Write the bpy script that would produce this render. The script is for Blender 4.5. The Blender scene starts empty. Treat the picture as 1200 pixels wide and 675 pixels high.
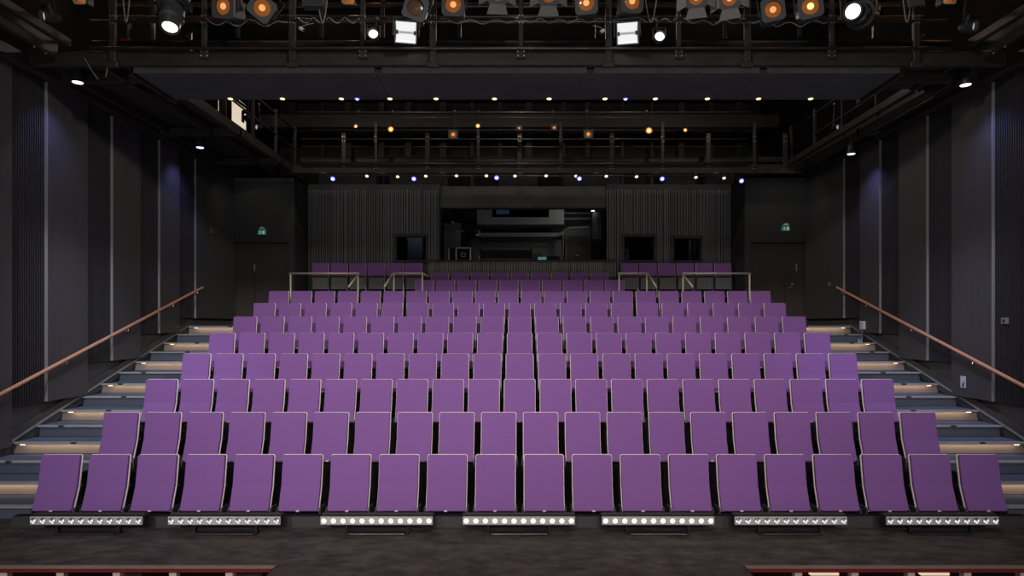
import bpy, bmesh, math, random
from mathutils import Vector, Matrix, Euler
random.seed(7)
S = bpy.context.scene
COL = S.collection
PI = math.pi
F, CX, CY, ZC = 740.0, 609.0, 382.0, 2.25          # focal length in pixels, vanishing point, eye height

def at(px, py, Y):
    """point of the room that the photograph shows at pixel px,py, standing at depth Y"""
    return Vector(((px - CX) * Y / F, Y, ZC - (py - CY) * Y / F))

# ------------------------------------------------------------------ materials
MATS = {}
def mat(name, col, rough=0.6, metal=0.0, var=0.0, vscale=8.0, bump=0.0, bscale=200.0, spec=0.5, stretch=None):
    m = bpy.data.materials.new(name); m.use_nodes = True
    nt = m.node_tree; b = nt.nodes['Principled BSDF']
    b.inputs['Base Color'].default_value = (*col, 1); b.inputs['Roughness'].default_value = rough
    b.inputs['Metallic'].default_value = metal; b.inputs['Specular IOR Level'].default_value = spec
    tc = nt.nodes.new('ShaderNodeTexCoord')
    src = tc.outputs['Object']
    if stretch:
        mp = nt.nodes.new('ShaderNodeMapping'); mp.inputs['Scale'].default_value = stretch
        nt.links.new(src, mp.inputs['Vector']); src = mp.outputs['Vector']
    if var:
        n = nt.nodes.new('ShaderNodeTexNoise'); n.inputs['Scale'].default_value = vscale
        n.inputs['Detail'].default_value = 6; n.inputs['Roughness'].default_value = 0.65
        nt.links.new(src, n.inputs['Vector'])
        r = nt.nodes.new('ShaderNodeMapRange')
        r.inputs['From Min'].default_value = 0.3; r.inputs['From Max'].default_value = 0.7
        r.inputs['To Min'].default_value = 1 - var; r.inputs['To Max'].default_value = 1 + var
        nt.links.new(n.outputs['Fac'], r.inputs['Value'])
        h = nt.nodes.new('ShaderNodeVectorMath'); h.operation = 'SCALE'
        h.inputs[0].default_value = col
        nt.links.new(r.outputs['Result'], h.inputs['Scale'])
        nt.links.new(h.outputs['Vector'], b.inputs['Base Color'])
    if bump:
        n2 = nt.nodes.new('ShaderNodeTexNoise'); n2.inputs['Scale'].default_value = bscale
        nt.links.new(src, n2.inputs['Vector'])
        bp = nt.nodes.new('ShaderNodeBump'); bp.inputs['Strength'].default_value = bump; bp.inputs['Distance'].default_value = 0.01
        nt.links.new(n2.outputs['Fac'], bp.inputs['Height']); nt.links.new(bp.outputs['Normal'], b.inputs['Normal'])
    MATS[name] = m
    return m

def glow(name, col, strength, sampled=False):
    m = bpy.data.materials.new(name); m.use_nodes = True
    nt = m.node_tree; b = nt.nodes['Principled BSDF']
    b.inputs['Base Color'].default_value = (col[0] * 0.1, col[1] * 0.1, col[2] * 0.1, 1)
    b.inputs['Roughness'].default_value = 0.15
    b.inputs['Emission Color'].default_value = (*col, 1); b.inputs['Emission Strength'].default_value = strength
    if not sampled: m.cycles.emission_sampling = 'NONE'
    return m

def glass(name, tint=(0.6, 0.65, 0.7), refl=0.025):
    m = bpy.data.materials.new(name); m.use_nodes = True
    nt = m.node_tree; nt.nodes.remove(nt.nodes['Principled BSDF'])
    out = nt.nodes['Material Output']
    t = nt.nodes.new('ShaderNodeBsdfTransparent'); t.inputs['Color'].default_value = (*tint, 1)
    g = nt.nodes.new('ShaderNodeBsdfGlossy'); g.inputs['Roughness'].default_value = 0.03
    mx = nt.nodes.new('ShaderNodeMixShader'); mx.inputs['Fac'].default_value = refl
    nt.links.new(t.outputs[0], mx.inputs[1]); nt.links.new(g.outputs[0], mx.inputs[2]); nt.links.new(mx.outputs[0], out.inputs['Surface'])
    return m

fabric = mat('purple_wool', (0.278, 0.130, 0.385), 0.9, var=0.06, vscale=60, bump=0.25, bscale=900, spec=0.15)
shellm = mat('pale_shell_edge', (0.86, 0.79, 0.70), 0.45, var=0.06, vscale=30)
blackm = mat('black_paint', (0.006, 0.006, 0.006), 0.8, spec=0.2)
legm = mat('dark_seat_steel', (0.060, 0.058, 0.058), 0.5)
tagm = mat('white_tag', (0.85, 0.75, 0.75), 0.4)
floorm = mat('black_stage_boards', (0.085, 0.070, 0.062), 0.62, var=0.75, vscale=4.5, bump=0.2, bscale=40, stretch=(0.8, 1.3, 1))
tierm = mat('black_tier_carpet', (0.020, 0.020, 0.021), 0.95, spec=0.1)
treadm = mat('slate_blue_carpet', (0.11, 0.13, 0.17), 0.9, var=0.12, vscale=40, bump=0.2, bscale=500, spec=0.2)
nosem = mat('grey_nosing_metal', (0.50, 0.51, 0.52), 0.45, metal=0.4, var=0.1, vscale=6)
markm = mat('black_nosing_mark', (0.02, 0.02, 0.02), 0.6)
riserm = mat('taupe_riser', (0.30, 0.25, 0.215), 0.7, var=0.08, vscale=4)
stripm = glow('warm_step_led', (1.0, 0.68, 0.45), 0.4)
ledcapm = glow('warm_led_end', (1.0, 0.7, 0.45), 2.5)
wallm = mat('charcoal_wall', (0.062, 0.058, 0.055), 0.55, var=0.2, vscale=3)
smoothm = mat('charcoal_panel', (0.066, 0.063, 0.061), 0.55, var=0.15, vscale=5, stretch=(6, 6, 0.4))
ribm = mat('black_ribbed_panel', (0.036, 0.034, 0.036), 0.6, var=0.15, vscale=8)
edgem = mat('grey_panel_edge', (0.24, 0.25, 0.26), 0.5)
backm = mat('black_back_wall', (0.028, 0.028, 0.029), 0.7, var=0.15, vscale=3)
slatm = mat('dark_grey_slats', (0.15, 0.15, 0.152), 0.65, var=0.35, vscale=3, stretch=(30, 30, 0.15))
boothm = mat('booth_slats', (0.24, 0.24, 0.235), 0.65, var=0.3, vscale=3, stretch=(30, 30, 0.15))
doorm = mat('dark_brown_door', (0.034, 0.025, 0.020), 0.5, var=0.15, vscale=3, stretch=(5, 5, 0.4))
chrome = mat('satin_steel', (0.62, 0.60, 0.56), 0.3, metal=0.9)
railm = mat('brass_rail', (0.90, 0.80, 0.64), 0.35, metal=0.25)
coppm = mat('copper_toned_handrail', (0.62, 0.30, 0.17), 0.4, var=0.08, vscale=4)
steelm = mat('black_rig_steel', (0.036, 0.029, 0.026), 0.5, metal=0.2, var=0.25, vscale=4)
pipem = mat('worn_rig_pipe', (0.11, 0.10, 0.095), 0.35, metal=0.7, var=0.2, vscale=5)
boltm = mat('bright_bolts', (0.75, 0.75, 0.72), 0.3, metal=0.8)
panelm = mat('black_reflector_board', (0.062, 0.065, 0.063), 0.7, var=0.25, vscale=1.2)
paneledge = mat('grey_reflector_edge', (0.16, 0.15, 0.145), 0.6, var=0.25, vscale=3)
ceilm = mat('black_ceiling', (0.005, 0.0045, 0.0045), 0.9, spec=0.1)
lampm = mat('grey_lamp_casting', (0.060, 0.062, 0.064), 0.45, metal=0.2, var=0.15, vscale=20)
lampdark = mat('black_lamp_casting', (0.022, 0.022, 0.023), 0.45, var=0.1, vscale=20)
framem = mat('grey_gel_frame', (0.085, 0.088, 0.092), 0.5, metal=0.2)
barnm = mat('weathered_barn_door', (0.20, 0.18, 0.165), 0.6, var=0.15, vscale=20)
cablem = mat('grey_cable', (0.22, 0.21, 0.20), 0.6)
darkcable = mat('black_cable', (0.05, 0.05, 0.05), 0.6)
amber = glow('amber_lens', (0.9, 0.27, 0.06), 0.22)
amberhot = glow('hot_amber_core', (1.0, 0.52, 0.17), 2.6)
ambercore = glow('amber_core', (1.0, 0.46, 0.15), 0.95)
whitehot = glow('white_hot_lens', (1.0, 0.92, 0.74), 2.6)
whitedim = glow('dim_white_lens', (0.85, 0.86, 0.9), 0.4)
floodrefl = glow('flood_reflector', (0.98, 1.0, 1.0), 0.85)
floodtube = glow('flood_tube', (0.8, 0.84, 0.84), 0.42)
ledlens = glow('white_led_lens', (1.0, 0.97, 0.94), 0.95)
ledlensdim = glow('faceted_led_lens', (0.95, 0.95, 1.0), 0.95)
ledbar_face = mat('grey_led_face', (0.60, 0.56, 0.53), 0.45)
warmdown = glow('warm_downlight_lens', (1.0, 0.78, 0.46), 1.7)
bluedown = glow('blue_downlight_lens', (0.15, 0.17, 1.0), 1.6)
bluecore = glow('blue_white_core', (0.85, 0.87, 1.0), 3)
bluehalo = glow('violet_washer_lens', (0.62, 0.55, 1.0), 4)
litroom = glow('lit_room_wall', (1.0, 0.86, 0.66), 0.72)
exitgreen = glow('exit_green', (0.02, 0.30, 0.14), 0.32)
exitwhite = glow('exit_white', (0.7, 0.9, 0.78), 0.30)
emerg = mat('pale_emergency_lamp', (0.55, 0.55, 0.56), 0.4)
tealscreen = glow('teal_screen', (0.12, 0.26, 0.28), 0.55)
projblue = glow('projection_room_glow', (0.10, 0.11, 0.22), 0.30)
projwood = mat('projection_room_wood', (0.10, 0.06, 0.035), 0.6)
grey1 = mat('booth_grey', (0.12, 0.12, 0.12), 0.7, var=0.1, vscale=3)
grey2 = mat('booth_pale_grey', (0.20, 0.20, 0.20), 0.6, var=0.08, vscale=3)
paper = mat('white_paper', (0.65, 0.66, 0.68), 0.6)
paperblue = mat('blue_print', (0.10, 0.16, 0.26), 0.6)
rosewood = mat('booth_brown_door', (0.06, 0.036, 0.026), 0.55, var=0.1, vscale=4)
tanm = mat('tan_floor_edge', (0.24, 0.185, 0.14), 0.7, var=0.15, vscale=6)
redm = mat('dark_red_steel', (0.22, 0.012, 0.014), 0.45)
creampost = mat('cream_pit_post', (0.85, 0.66, 0.50), 0.6)
redgel = mat('red_plastic', (0.5, 0.02, 0.03), 0.5)
paneglass = glass('smoked_glass')

# ------------------------------------------------------------------ mesh helpers
class MB:
    def __init__(s): s.bm = bmesh.new()
    def box(s, x0, x1, y0, y1, z0, z1, bev=0.0, M=None, seg=1):
        r = bmesh.ops.create_cube(s.bm, size=1)
        vs = r['verts']
        for v in vs:
            v.co = Vector(((x0 + x1) / 2 + v.co.x * (x1 - x0), (y0 + y1) / 2 + v.co.y * (y1 - y0), (z0 + z1) / 2 + v.co.z * (z1 - z0)))
        if bev:
            es = list({e for v in vs for e in v.link_edges})
            rb = bmesh.ops.bevel(s.bm, geom=es, offset=bev, segments=seg, affect='EDGES', profile=0.5)
            vs = list({v for v in rb['verts']} | {v for v in vs if v.is_valid})
        if M is not None:
            for v in vs: v.co = M @ v.co
        return s
    def tube(s, p, q, r, n=8, r2=None):
        p, q = Vector(p), Vector(q); d = q - p
        M = Matrix.Translation((p + q) / 2) @ d.to_track_quat('Z', 'Y').to_matrix().to_4x4()
        bmesh.ops.create_cone(s.bm, cap_ends=True, segments=n, radius1=r, radius2=r if r2 is None else r2, depth=d.length, matrix=M)
        return s
    def poly(s, pts, r, n=6):
        pts = [Vector(p) for p in pts]; rings = []
        up = Vector((0, 0, 1))
        for i, p in enumerate(pts):
            t = (pts[min(i + 1, len(pts) - 1)] - pts[max(i - 1, 0)]).normalized()
            a = t.cross(up)
            if a.length < 1e-3: a = t.cross(Vector((0, 1, 0)))
            a.normalize(); b = a.cross(t).normalized()
            rings.append([s.bm.verts.new(p + (a * math.cos(2 * PI * k / n) + b * math.sin(2 * PI * k / n)) * r) for k in range(n)])
        for i in range(len(rings) - 1):
            for k in range(n):
                s.bm.faces.new((rings[i][k], rings[i][(k + 1) % n], rings[i + 1][(k + 1) % n], rings[i + 1][k]))
        s.bm.faces.new(rings[0][::-1]); s.bm.faces.new(rings[-1])
        return s
    def lathe(s, prof, M=None, n=20):
        """prof: (radius, along -Y) pairs; axis is local Y"""
        M = M or Matrix.Identity(4); rings = []
        for r, a in prof:
            if r < 1e-5: rings.append([s.bm.verts.new(M @ Vector((0, a, 0)))])
            else: rings.append([s.bm.verts.new(M @ Vector((r * math.cos(2 * PI * k / n), a, r * math.sin(2 * PI * k / n)))) for k in range(n)])
        for A, B in zip(rings, rings[1:]):
            for k in range(n):
                q = [A[k % len(A)], A[(k + 1) % len(A)], B[(k + 1) % len(B)], B[k % len(B)]]
                u = []
                for v in q:
                    if v not in u: u.append(v)
                if len(u) > 2: s.bm.faces.new(u)
        return s
    def prism(s, pts, y0, y1, M=None):
        """outline in x,z extruded along y"""
        M = M or Matrix.Identity(4)
        a = [s.bm.verts.new(M @ Vector((x, y0, z))) for x, z in pts]
        b = [s.bm.verts.new(M @ Vector((x, y1, z))) for x, z in pts]
        s.bm.faces.new(a); s.bm.faces.new(b[::-1])
        for i in range(len(pts)):
            j = (i + 1) % len(pts)
            s.bm.faces.new((a[j], a[i], b[i], b[j]))
        return s
    def ringplate(s, half, hole, y0, y1, n=24):
        """square plate with a round hole, in x,z, between y0 and y1"""
        L = []
        for y in (y0, y1):
            o, i = [], []
            for k in range(n):
                a = 2 * PI * (k + 0.5) / n; c, d = math.cos(a), math.sin(a); m = max(abs(c), abs(d))
                o.append(s.bm.verts.new((half * c / m, y, half * d / m))); i.append(s.bm.verts.new((hole * c, y, hole * d)))
            L.append((o, i))
        (o0, i0), (o1, i1) = L
        for k in range(n):
            j = (k + 1) % n
            s.bm.faces.new((o0[k], o0[j], i0[j], i0[k])); s.bm.faces.new((o1[j], o1[k], i1[k], i1[j]))
            s.bm.faces.new((o0[j], o0[k], o1[k], o1[j])); s.bm.faces.new((i0[k], i0[j], i1[j], i1[k]))
        return s
    def mesh(s, name, m, smooth=False):
        bmesh.ops.recalc_face_normals(s.bm, faces=s.bm.faces)
        me = bpy.data.meshes.new(name); s.bm.to_mesh(me); s.bm.free()
        me.materials.append(m)
        if smooth:
            me.set_sharp_from_angle(angle=math.radians(35))
            for p in me.polygons: p.use_smooth = len(p.vertices) < 8
        return me
    def build(s, name, m, parent=None, smooth=False, world=True):
        """one mesh object; with world=True the points were given in room coordinates"""
        me = s.mesh(name, m, smooth)
        o = bpy.data.objects.new(name, me); COL.objects.link(o)
        if parent is not None:
            o.parent = parent
            if world:
                off = Vector((0, 0, 0)); q = parent
                while q is not None: off += q.location; q = q.parent
                me.transform(Matrix.Translation(-off))
        return o

def tag(o, label=None, cat=None, group=None, kind=None):
    if label: o['label'] = label
    if cat: o['category'] = cat
    if group: o['group'] = group
    if kind: o['kind'] = kind
    return o
def thing(name, label, cat, loc=(0, 0, 0), rot=None, group=None):
    o = bpy.data.objects.new(name, None); COL.objects.link(o)
    o.location = loc; o.empty_display_size = 0.1
    if rot: o.rotation_euler = rot
    return tag(o, label, cat, group)
def struct(name, label=None, loc=(0, 0, 0)):
    o = bpy.data.objects.new(name, None); COL.objects.link(o); o.location = loc
    o['kind'] = 'structure'
    if label: o['label'] = label
    return o
def copy_tree(o, parent=None):
    c = o.copy(); COL.objects.link(c)
    if parent is not None: c.parent = parent
    for ch in list(o.children): copy_tree(ch, c)
    return c
NUM = ['zeroth', 'first', 'second', 'third', 'fourth', 'fifth', 'sixth', 'seventh', 'eighth', 'ninth', 'tenth', 'eleventh', 'twelfth',
       'thirteenth', 'fourteenth', 'fifteenth', 'sixteenth', 'seventeenth', 'eighteenth', 'nineteenth', 'twentieth', 'twenty-first', 'twenty-second']
def ordinal(i, n):
    """i counted from 0 along a line of n, told from the nearer end"""
    if n % 2 and i == n // 2: return 'middle'
    if i < n / 2: return ('leftmost' if i == 0 else NUM[i + 1] + ' from the left')
    j = n - 1 - i
    return ('rightmost' if j == 0 else NUM[j + 1] + ' from the right')

# ------------------------------------------------------------------ camera
cam = bpy.data.cameras.new('camera'); co = bpy.data.objects.new('camera', cam); COL.objects.link(co)
co.location = (0, 0, ZC); co.rotation_euler = (PI / 2, 0, 0)
cam.sensor_width = 36; cam.lens = F / 1200 * 36
cam.shift_x = -(CX - 600) / 1200; cam.shift_y = (CY - 337.5) / 1200
cam.clip_start = 0.05; cam.clip_end = 200
S.camera = co

# ------------------------------------------------------------------ room shell
WX = 7.06
PITY0, PITY1 = 4.4, 5.95
PXL, PXR = -2.28, 2.10
fl = MB()
fl.box(-9, 9, PITY1, 20, -0.05, 0)
fl.box(-9, 9, -4, PITY0, -0.05, 0)
fl.box(PXL, PXR, PITY0, PITY1, -0.05, 0)
floor = fl.build('floor', floorm); floor['kind'] = 'structure'
sub = MB().box(-9, 9, -4, 7, -2.2, -2.1).build('floor_pit', blackm); sub['kind'] = 'structure'

MB().box(-9, 9, 3.0, 20.5, 8.8, 8.9).build('ceiling', ceilm)['kind'] = 'structure'
wl = struct('wall_left'); wr = struct('wall_right')
# outer wall surfaces; the left one has a lit opening high at the back
OY0, OY1, OZ0, OZ1 = 14.75, 16.75, 7.28, 8.1
w = MB().box(-WX - 0.2, -WX, -4, 16.6, -0.2, 5.9)
w.build('wall_surface', wallm, wl); w = MB()
w.box(-WX - 0.2, -WX, -4, OY0, 5.9, 8.8).box(-WX - 0.2, -WX, OY1, 20.5, 5.9, 8.8)
w.box(-WX - 0.2, -WX, OY0, OY1, 5.9, OZ0).box(-WX - 0.2, -WX, OY0, OY1, OZ1, 8.8)
w.build('upper_wall', ceilm, wl)  # shade above the rig is put into this darker wall colour
MB().box(WX, WX + 0.2, -4, 16.6, -0.2, 5.9).build('wall_surface', wallm, wr)
MB().box(WX, WX + 0.2, -4, 20.5, 5.9, 8.8).build('upper_wall', ceilm, wr)  # right upper wall likewise coloured dark to hold the shade
# panelling: ribbed and smooth panels in turn, lower edge stepping up with the stairs
edges = [(8.42, 9.27, 0.60, 's'), (9.27, 9.27, 0, '')]
def ywall(off): return 6.99 * F / off
PAN = [  # off near, off far, kind, bottom z
    (760, 700, 'rib', 0.60), (700, 597, 'smooth', 0.60),
    (597, 556, 'rib', 1.14), (556, 508, 'smooth', 1.14),
    (508, 479, 'rib', 1.66), (479, 446, 'smooth', 1.66),
    (446, 423.5, 'rib', 2.11), (423.5, 400, 'smooth', 2.11),
    (400, 381, 'rib', 2.42), (381, 346, 'smooth', 2.42)]
for side, w_ in ((-1, wl), (1, wr)):
    for a, b, kind, zb in PAN:
        y0, y1 = ywall(a), ywall(b)
        if b == 346: y1 = 15.38
        if kind == 'smooth':
            p = MB().box(side * 6.96, side * 7.06, y0 + 0.004, y1 - 0.004, zb, 5.84) if side > 0 else MB().box(-7.06, -6.96, y0 + 0.004, y1 - 0.004, zb, 5.84)
            po = p.build('smooth_panel', smoothm, w_)
            e0, e1 = sorted((side * 6.952, side * 7.05))
            MB().box(e0, e1, y0 - 0.010, y0 + 0.003, zb, 5.84).build('panel_edge', edgem, po)
        else:
            p = MB()
            x0, x1 = sorted((side * 7.02, side * 7.06)); p.box(x0, x1, y0, y1 - 0.012, zb, 5.84)
            n = max(3, int(round((y1 - y0) / 0.042)))
            for i in range(n):
                yy = y0 + (i + 0.25) * (y1 - y0) / n
                x0, x1 = sorted((side * 6.99, side * 7.03)); p.box(x0, x1, yy, yy + 0.018, zb, 5.84)
            p.build('ribbed_panel', ribm, w_)
    # pale horizontal joint across the panels and a low skirting along the stair edge
    x0, x1 = sorted((side * 7.02, side * 7.06))
    sk = MB()
    za, zb_ = 0.16 * 0.9, 0.8 + 0.16 * 9
    pts = [(7.0, 0.0), (7.0, 0.10), (9.18 - 0.4675 * 4.6, 0.16 * 0.4 + 0.12), (9.18 + 0.4675 * 9, zb_ + 0.13), (15.38, zb_ + 0.13), (15.38, zb_ + 0.02), (9.18 + 0.4675 * 9.2, zb_ + 0.02), (7.4, 0.0)]
    M = Matrix(((0, 1, 0, 0), (1, 0, 0, 0), (0, 0, 1, 0), (0, 0, 0, 1)))
    sk.prism(pts, x0, x1, M)
    sk.build('stair_skirting', wallm, w_)
    x0, x1 = sorted((side * 7.005, side * 7.03))
    zn = lambda n: 0.16 * (n + 5)
    q = [(9.18 + 0.4675 * n, zn(n) + 0.03) for n in (-4.6, 9)] + [(15.38, zn(9) + 0.03), (15.38, zn(9) + 0.005), (9.18 + 0.4675 * 9, zn(9) + 0.005), (9.18 - 0.4675 * 4.6, zn(-4.6))]
    MB().prism(q, x0, x1, M).build('stringer_line', edgem, w_)

# back walls -------------------------------------------------------------
YB, YR = 15.4, 16.45           # door walls, slatted walls
XS = 5.49                      # where the door wall turns back
wb = struct('wall_back')
LAND = 2.24
for s in (-1, 1):
    def bx(m, xa, xb, *r):
        a, b = sorted((s * xa, s * xb)); return m.box(a, b, *r)
    m = MB()
    bx(m, XS, 5.50, YB, YR + 0.3, 0, 5.9); bx(m, 5.50, 5.62, YB, YB + 0.15, 0, 5.9)
    bx(m, 6.96, 7.2, YB, YB + 0.15, 0, 5.9); bx(m, 5.62, 6.96, YB, YB + 0.15, 4.31, 5.9); bx(m, 5.62, 6.96, YB, YB + 0.15, 0, LAND)
    bx(m, 5.5, 7.2, YB + 0.3, YB + 0.4, 0, 5.9)
    m.build('door_wall', backm, wb)
m = MB()
def slat_wall(m, x0, x1, holes, ztop, zbot, Y, lo=0.022, hi=0.05):
    x = x0
    while x < x1 - 0.02:
        wd = random.uniform(lo, hi); gap = random.uniform(0.014, 0.032); dp = random.choice((0.02, 0.03, 0.045))
        xe = min(x + wd, x1)
        segs = [(zbot, ztop)]
        for hx0, hx1, hz0, hz1 in holes:
            if xe > hx0 and x < hx1: segs = [(zbot, hz0), (hz1, ztop)]
        for a, b in segs:
            if b > a: m.box(x, xe, Y - dp, Y + 0.01, a, b)
        x = xe + gap
def wall_with_holes(m, x0, x1, z0, z1, holes, Y):
    xs = sorted({x0, x1} | {h[0] for h in holes} | {h[1] for h in holes})
    for a, b in zip(xs, xs[1:]):
        hh = [h for h in holes if h[0] <= a and h[1] >= b]
        if hh: m.box(a, b, Y, Y + 0.12, z0, hh[0][2]).box(a, b, Y, Y + 0.12, hh[0][3], z1)
        else: m.box(a, b, Y, Y + 0.12, z0, z1)
def hole(x0, x1, y0, y1):
    a = at(x0, y1, YR); b = at(x1, y0, YR); return (a.x, b.x, a.z, b.z)
HL = [hole(464, 500, 277, 306)]
HR = [hole(730.5, 767, 277, 306), hole(788.5, 821, 279, 306)]
xl0, xl1 = -5.49, at(516, 0, YR).x; xr0, xr1 = at(711, 0, YR).x, 5.62
for nm, a, b, hs in (('left', xl0, xl1, HL), ('right', xr0, xr1, HR)):
    m = MB(); wall_with_holes(m, a, b, 2.4, 5.86, hs, YR); m.build('wall_surface', backm, wb)
    m = MB(); slat_wall(m, a, b, hs, 5.80, 2.9, YR); m.build('slat_cladding', slatm, wb)
    MB().box(a, b, YR - 0.05, YR + 0.1, 5.80, 5.93).build('slat_top_trim', ribm, wb)
# recess of the control booth: header, side cheeks, far wall
MB().box(xl1, xr0, YR + 0.05, YR + 0.25, 5.36, 5.9).build('booth_header', wallm, wb)
MB().box(xl1, xr0, YR + 0.03, YR + 0.27, 5.33, 5.362).build('header_trim', ribm, wb)
MB().box(xl1 - 0.30, xl1 - 0.22, YR + 0.13, 19.5, 2.4, 6).build('booth_cheek', ribm, wb)
MB().box(xr0 + 0.22, xr0 + 0.30, YR + 0.13, 19.5, 2.4, 6).build('booth_cheek', ribm, wb)
MB().box(-3.5, 3.5, 19.5, 19.6, 2.4, 6).build('booth_far_wall', backm, wb)
MB().box(xl1, xr0, YR + 0.25, 19.5, 5.8, 5.9).build('booth_soffit', ceilm, wb)
# upper wall high above, behind the rear rig
m = MB().box(-7.2, 7.2, 18.6, 18.7, 5.9, 8.8); m.build('upper_wall', mat('upper_wall_brown', (0.022, 0.019, 0.018), 0.8, var=0.3, vscale=1.2), wb)
MB().box(-7.2, -XS, YB, 18.6, 5.86, 5.92).build('rear_soffit', ceilm, wb); MB().box(XS, 7.2, YB, 18.6, 5.86, 5.92).build('rear_soffit', ceilm, wb)

# exit doors ----------------------------------------------------------------
def exit_door(name, s, hx):
    d = struct(name)
    a, b = sorted((s * 5.64, s * 6.94)); mid = a + (b - a) * (0.36 if s < 0 else 0.64)
    for x0, x1 in ((a, mid - 0.004), (mid + 0.004, b)):
        MB().box(x0, x1, YB + 0.03, YB + 0.09, LAND + 0.005, 4.285, 0.006).build('door_leaf', doorm, d)
    f = MB().box(a - 0.02, a + 0.0, YB - 0.012, YB + 0.12, LAND, 4.32).box(b, b + 0.02, YB - 0.012, YB + 0.12, LAND, 4.32).box(a - 0.02, b + 0.02, YB - 0.012, YB + 0.12, 4.29, 4.32)
    f.build('door_frame', ribm, d)
    return d, mid
d1, mx = exit_door('door_1', -1, 298)
p = at(298, 313, YB)
h = MB().box(p.x - 0.014, p.x + 0.014, YB + 0.0, YB + 0.03, p.z - 0.10, p.z + 0.09, 0.006); h.build('door_handle', chrome, d1)
p = at(304, 337.5, YB); MB().box(p.x - 0.06, p.x + 0.05, YB - 0.03, YB - 0.012, p.z - 0.01, p.z + 0.012, 0.004).tube((p.x + 0.05, YB - 0.02, p.z), (p.x + 0.05, YB + 0.03, p.z), 0.012).build('door_lever', pipem, d1)
d2, mx = exit_door('door_2', 1, 933)
p = at(933.7, 313, YB)
MB().box(p.x - 0.014, p.x + 0.014, YB + 0.0, YB + 0.03, p.z - 0.10, p.z + 0.09, 0.006).build('door_handle', chrome, d2)
p = at(926, 336.5, YB); MB().box(p.x - 0.06, p.x + 0.05, YB - 0.03, YB - 0.012, p.z - 0.01, p.z + 0.012, 0.004).tube((p.x + 0.04, YB - 0.02, p.z), (p.x + 0.04, YB + 0.03, p.z), 0.012).build('door_lever', chrome, d2)
p = at(928.3, 333, YB); MB().lathe([(0, -0.02), (0.026, -0.018), (0.028, 0.03), (0, 0.03)], Matrix.Translation((p.x, YB, p.z))).build('lock_cylinder', chrome, d2)

# exit signs ----------------------------------------------------------------
for px, py, lab in ((307.5, 272, 'small green running-man exit sign above the left exit door'), (920, 267.5, 'small green running-man exit sign above the right exit door')):
    p = at(px, py, YB)
    t = thing('exit_sign', lab, 'exit sign', (p.x, YB, p.z), group='exit signs over the doors')
    MB().box(-0.095, 0.095, -0.05, 0, -0.065, 0.04, 0.005).build('sign_box', exitgreen, t, world=False)
    # pictogram: door and running figure
    q = MB().box(0.015, 0.075, -0.053, -0.049, -0.05, 0.028); q.build('door_symbol', exitwhite, t, world=False)
    r = MB().lathe([(0, -0.002), (0.010, -0.001), (0.010, 0.002), (0, 0.002)], Matrix.Translation((-0.035, -0.051, 0.02)), 10)
    for a, b in (((-0.035, 0.01), (-0.042, -0.018)), ((-0.042, -0.018), (-0.022, -0.034)), ((-0.022, -0.034), (-0.03, -0.055)), ((-0.042, -0.018), (-0.06, -0.05)), ((-0.036, 0.004), (-0.012, -0.008)), ((-0.036, 0.004), (-0.062, -0.006))):
        r.tube((a[0], -0.051, a[1]), (b[0], -0.051, b[1]), 0.006, 6)
    r.build('running_figure', exitwhite, t, world=False)
    MB().lathe([(0.085, 0), (0.08, -0.03), (0.05, -0.07), (0, -0.085)], Matrix.Translation((0.01, -0.03, 0.045)) @ Matrix.Rotation(-PI / 2, 4, 'X'), 16).build('emergency_lamp', emerg, t, smooth=True, world=False)

# windows of the side rooms --------------------------------------------------
for i, hs in enumerate(HL + HR):
    wn = struct('window_%d' % (i + 1))
    x0, x1, z0, z1 = hs
    f = MB()
    for a in ((x0 - 0.05, x0 + 0.02, z0 - 0.05, z1 + 0.06), (x1 - 0.02, x1 + 0.05, z0 - 0.05, z1 + 0.06), (x0, x1, z1 - 0.02, z1 + 0.06), (x0, x1, z0 - 0.05, z0 + 0.02)):
        f.box(a[0], a[1], YR - 0.06, YR + 0.12, a[2], a[3], 0.004)
    f.build('window_frame', ribm, wn)
    MB().box(x0 + 0.02, x1 - 0.02, YR + 0.05, YR + 0.06, z0 + 0.02, z1 - 0.02).build('window_pane', paneglass, wn)
    r = MB().box(x0 - 0.08, x1 + 0.08, YR + 1.5, YR + 1.55, z0 - 0.6, z1 + 0.4).box(x0 - 0.08, x1 + 0.08, YR + 0.13, YR + 1.5, z0 - 0.62, z0 - 0.6).box(x0 - 0.09, x0 - 0.08, YR + 0.13, YR + 1.5, z0 - 0.6, z1 + 0.4).box(x1 + 0.08, x1 + 0.09, YR + 0.13, YR + 1.5, z0 - 0.6, z1 + 0.4)
    r.build('room_back', blackm, wn)
p0 = at(477, 278, YR + 0.9); p1 = at(496, 308, YR + 0.9)
t = thing('equipment_cabinet', 'grey cabinet door showing through the left rear window', 'cabinet', (p0.x, YR + 0.9, p1.z - 0.3))
MB().box(p0.x, p1.x, YR + 0.9, YR + 1.3, p1.z - 0.3, p0.z, 0.01).build('cabinet_body', grey2, t)
MB().box(p0.x + 0.02, p1.x - 0.02, YR + 0.88, YR + 0.9, p1.z - 0.25, p0.z - 0.03, 0.004).build('cabinet_door', grey2, t)
t = thing('equipment_shelf', 'small grey shelf of boxes behind the middle rear window', 'shelf', at(735, 300, YR + 0.6))
for py in (291, 297): 
    q = at(735, py, YR + 0.6); MB().box(q.x - 0.11, q.x + 0.06, YR + 0.6, YR + 0.8, q.z - 0.012, q.z + 0.012).build('shelf_board', grey2, t)
q = at(735, 294, YR + 0.6); MB().box(q.x - 0.09, q.x + 0.05, YR + 0.6, YR + 0.78, q.z - 0.05, q.z + 0.05, 0.01).build('grey_case', grey2, t)
q0 = at(734, 298, YR + 0.6); q1 = at(734, 307, YR + 0.6); 
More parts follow.
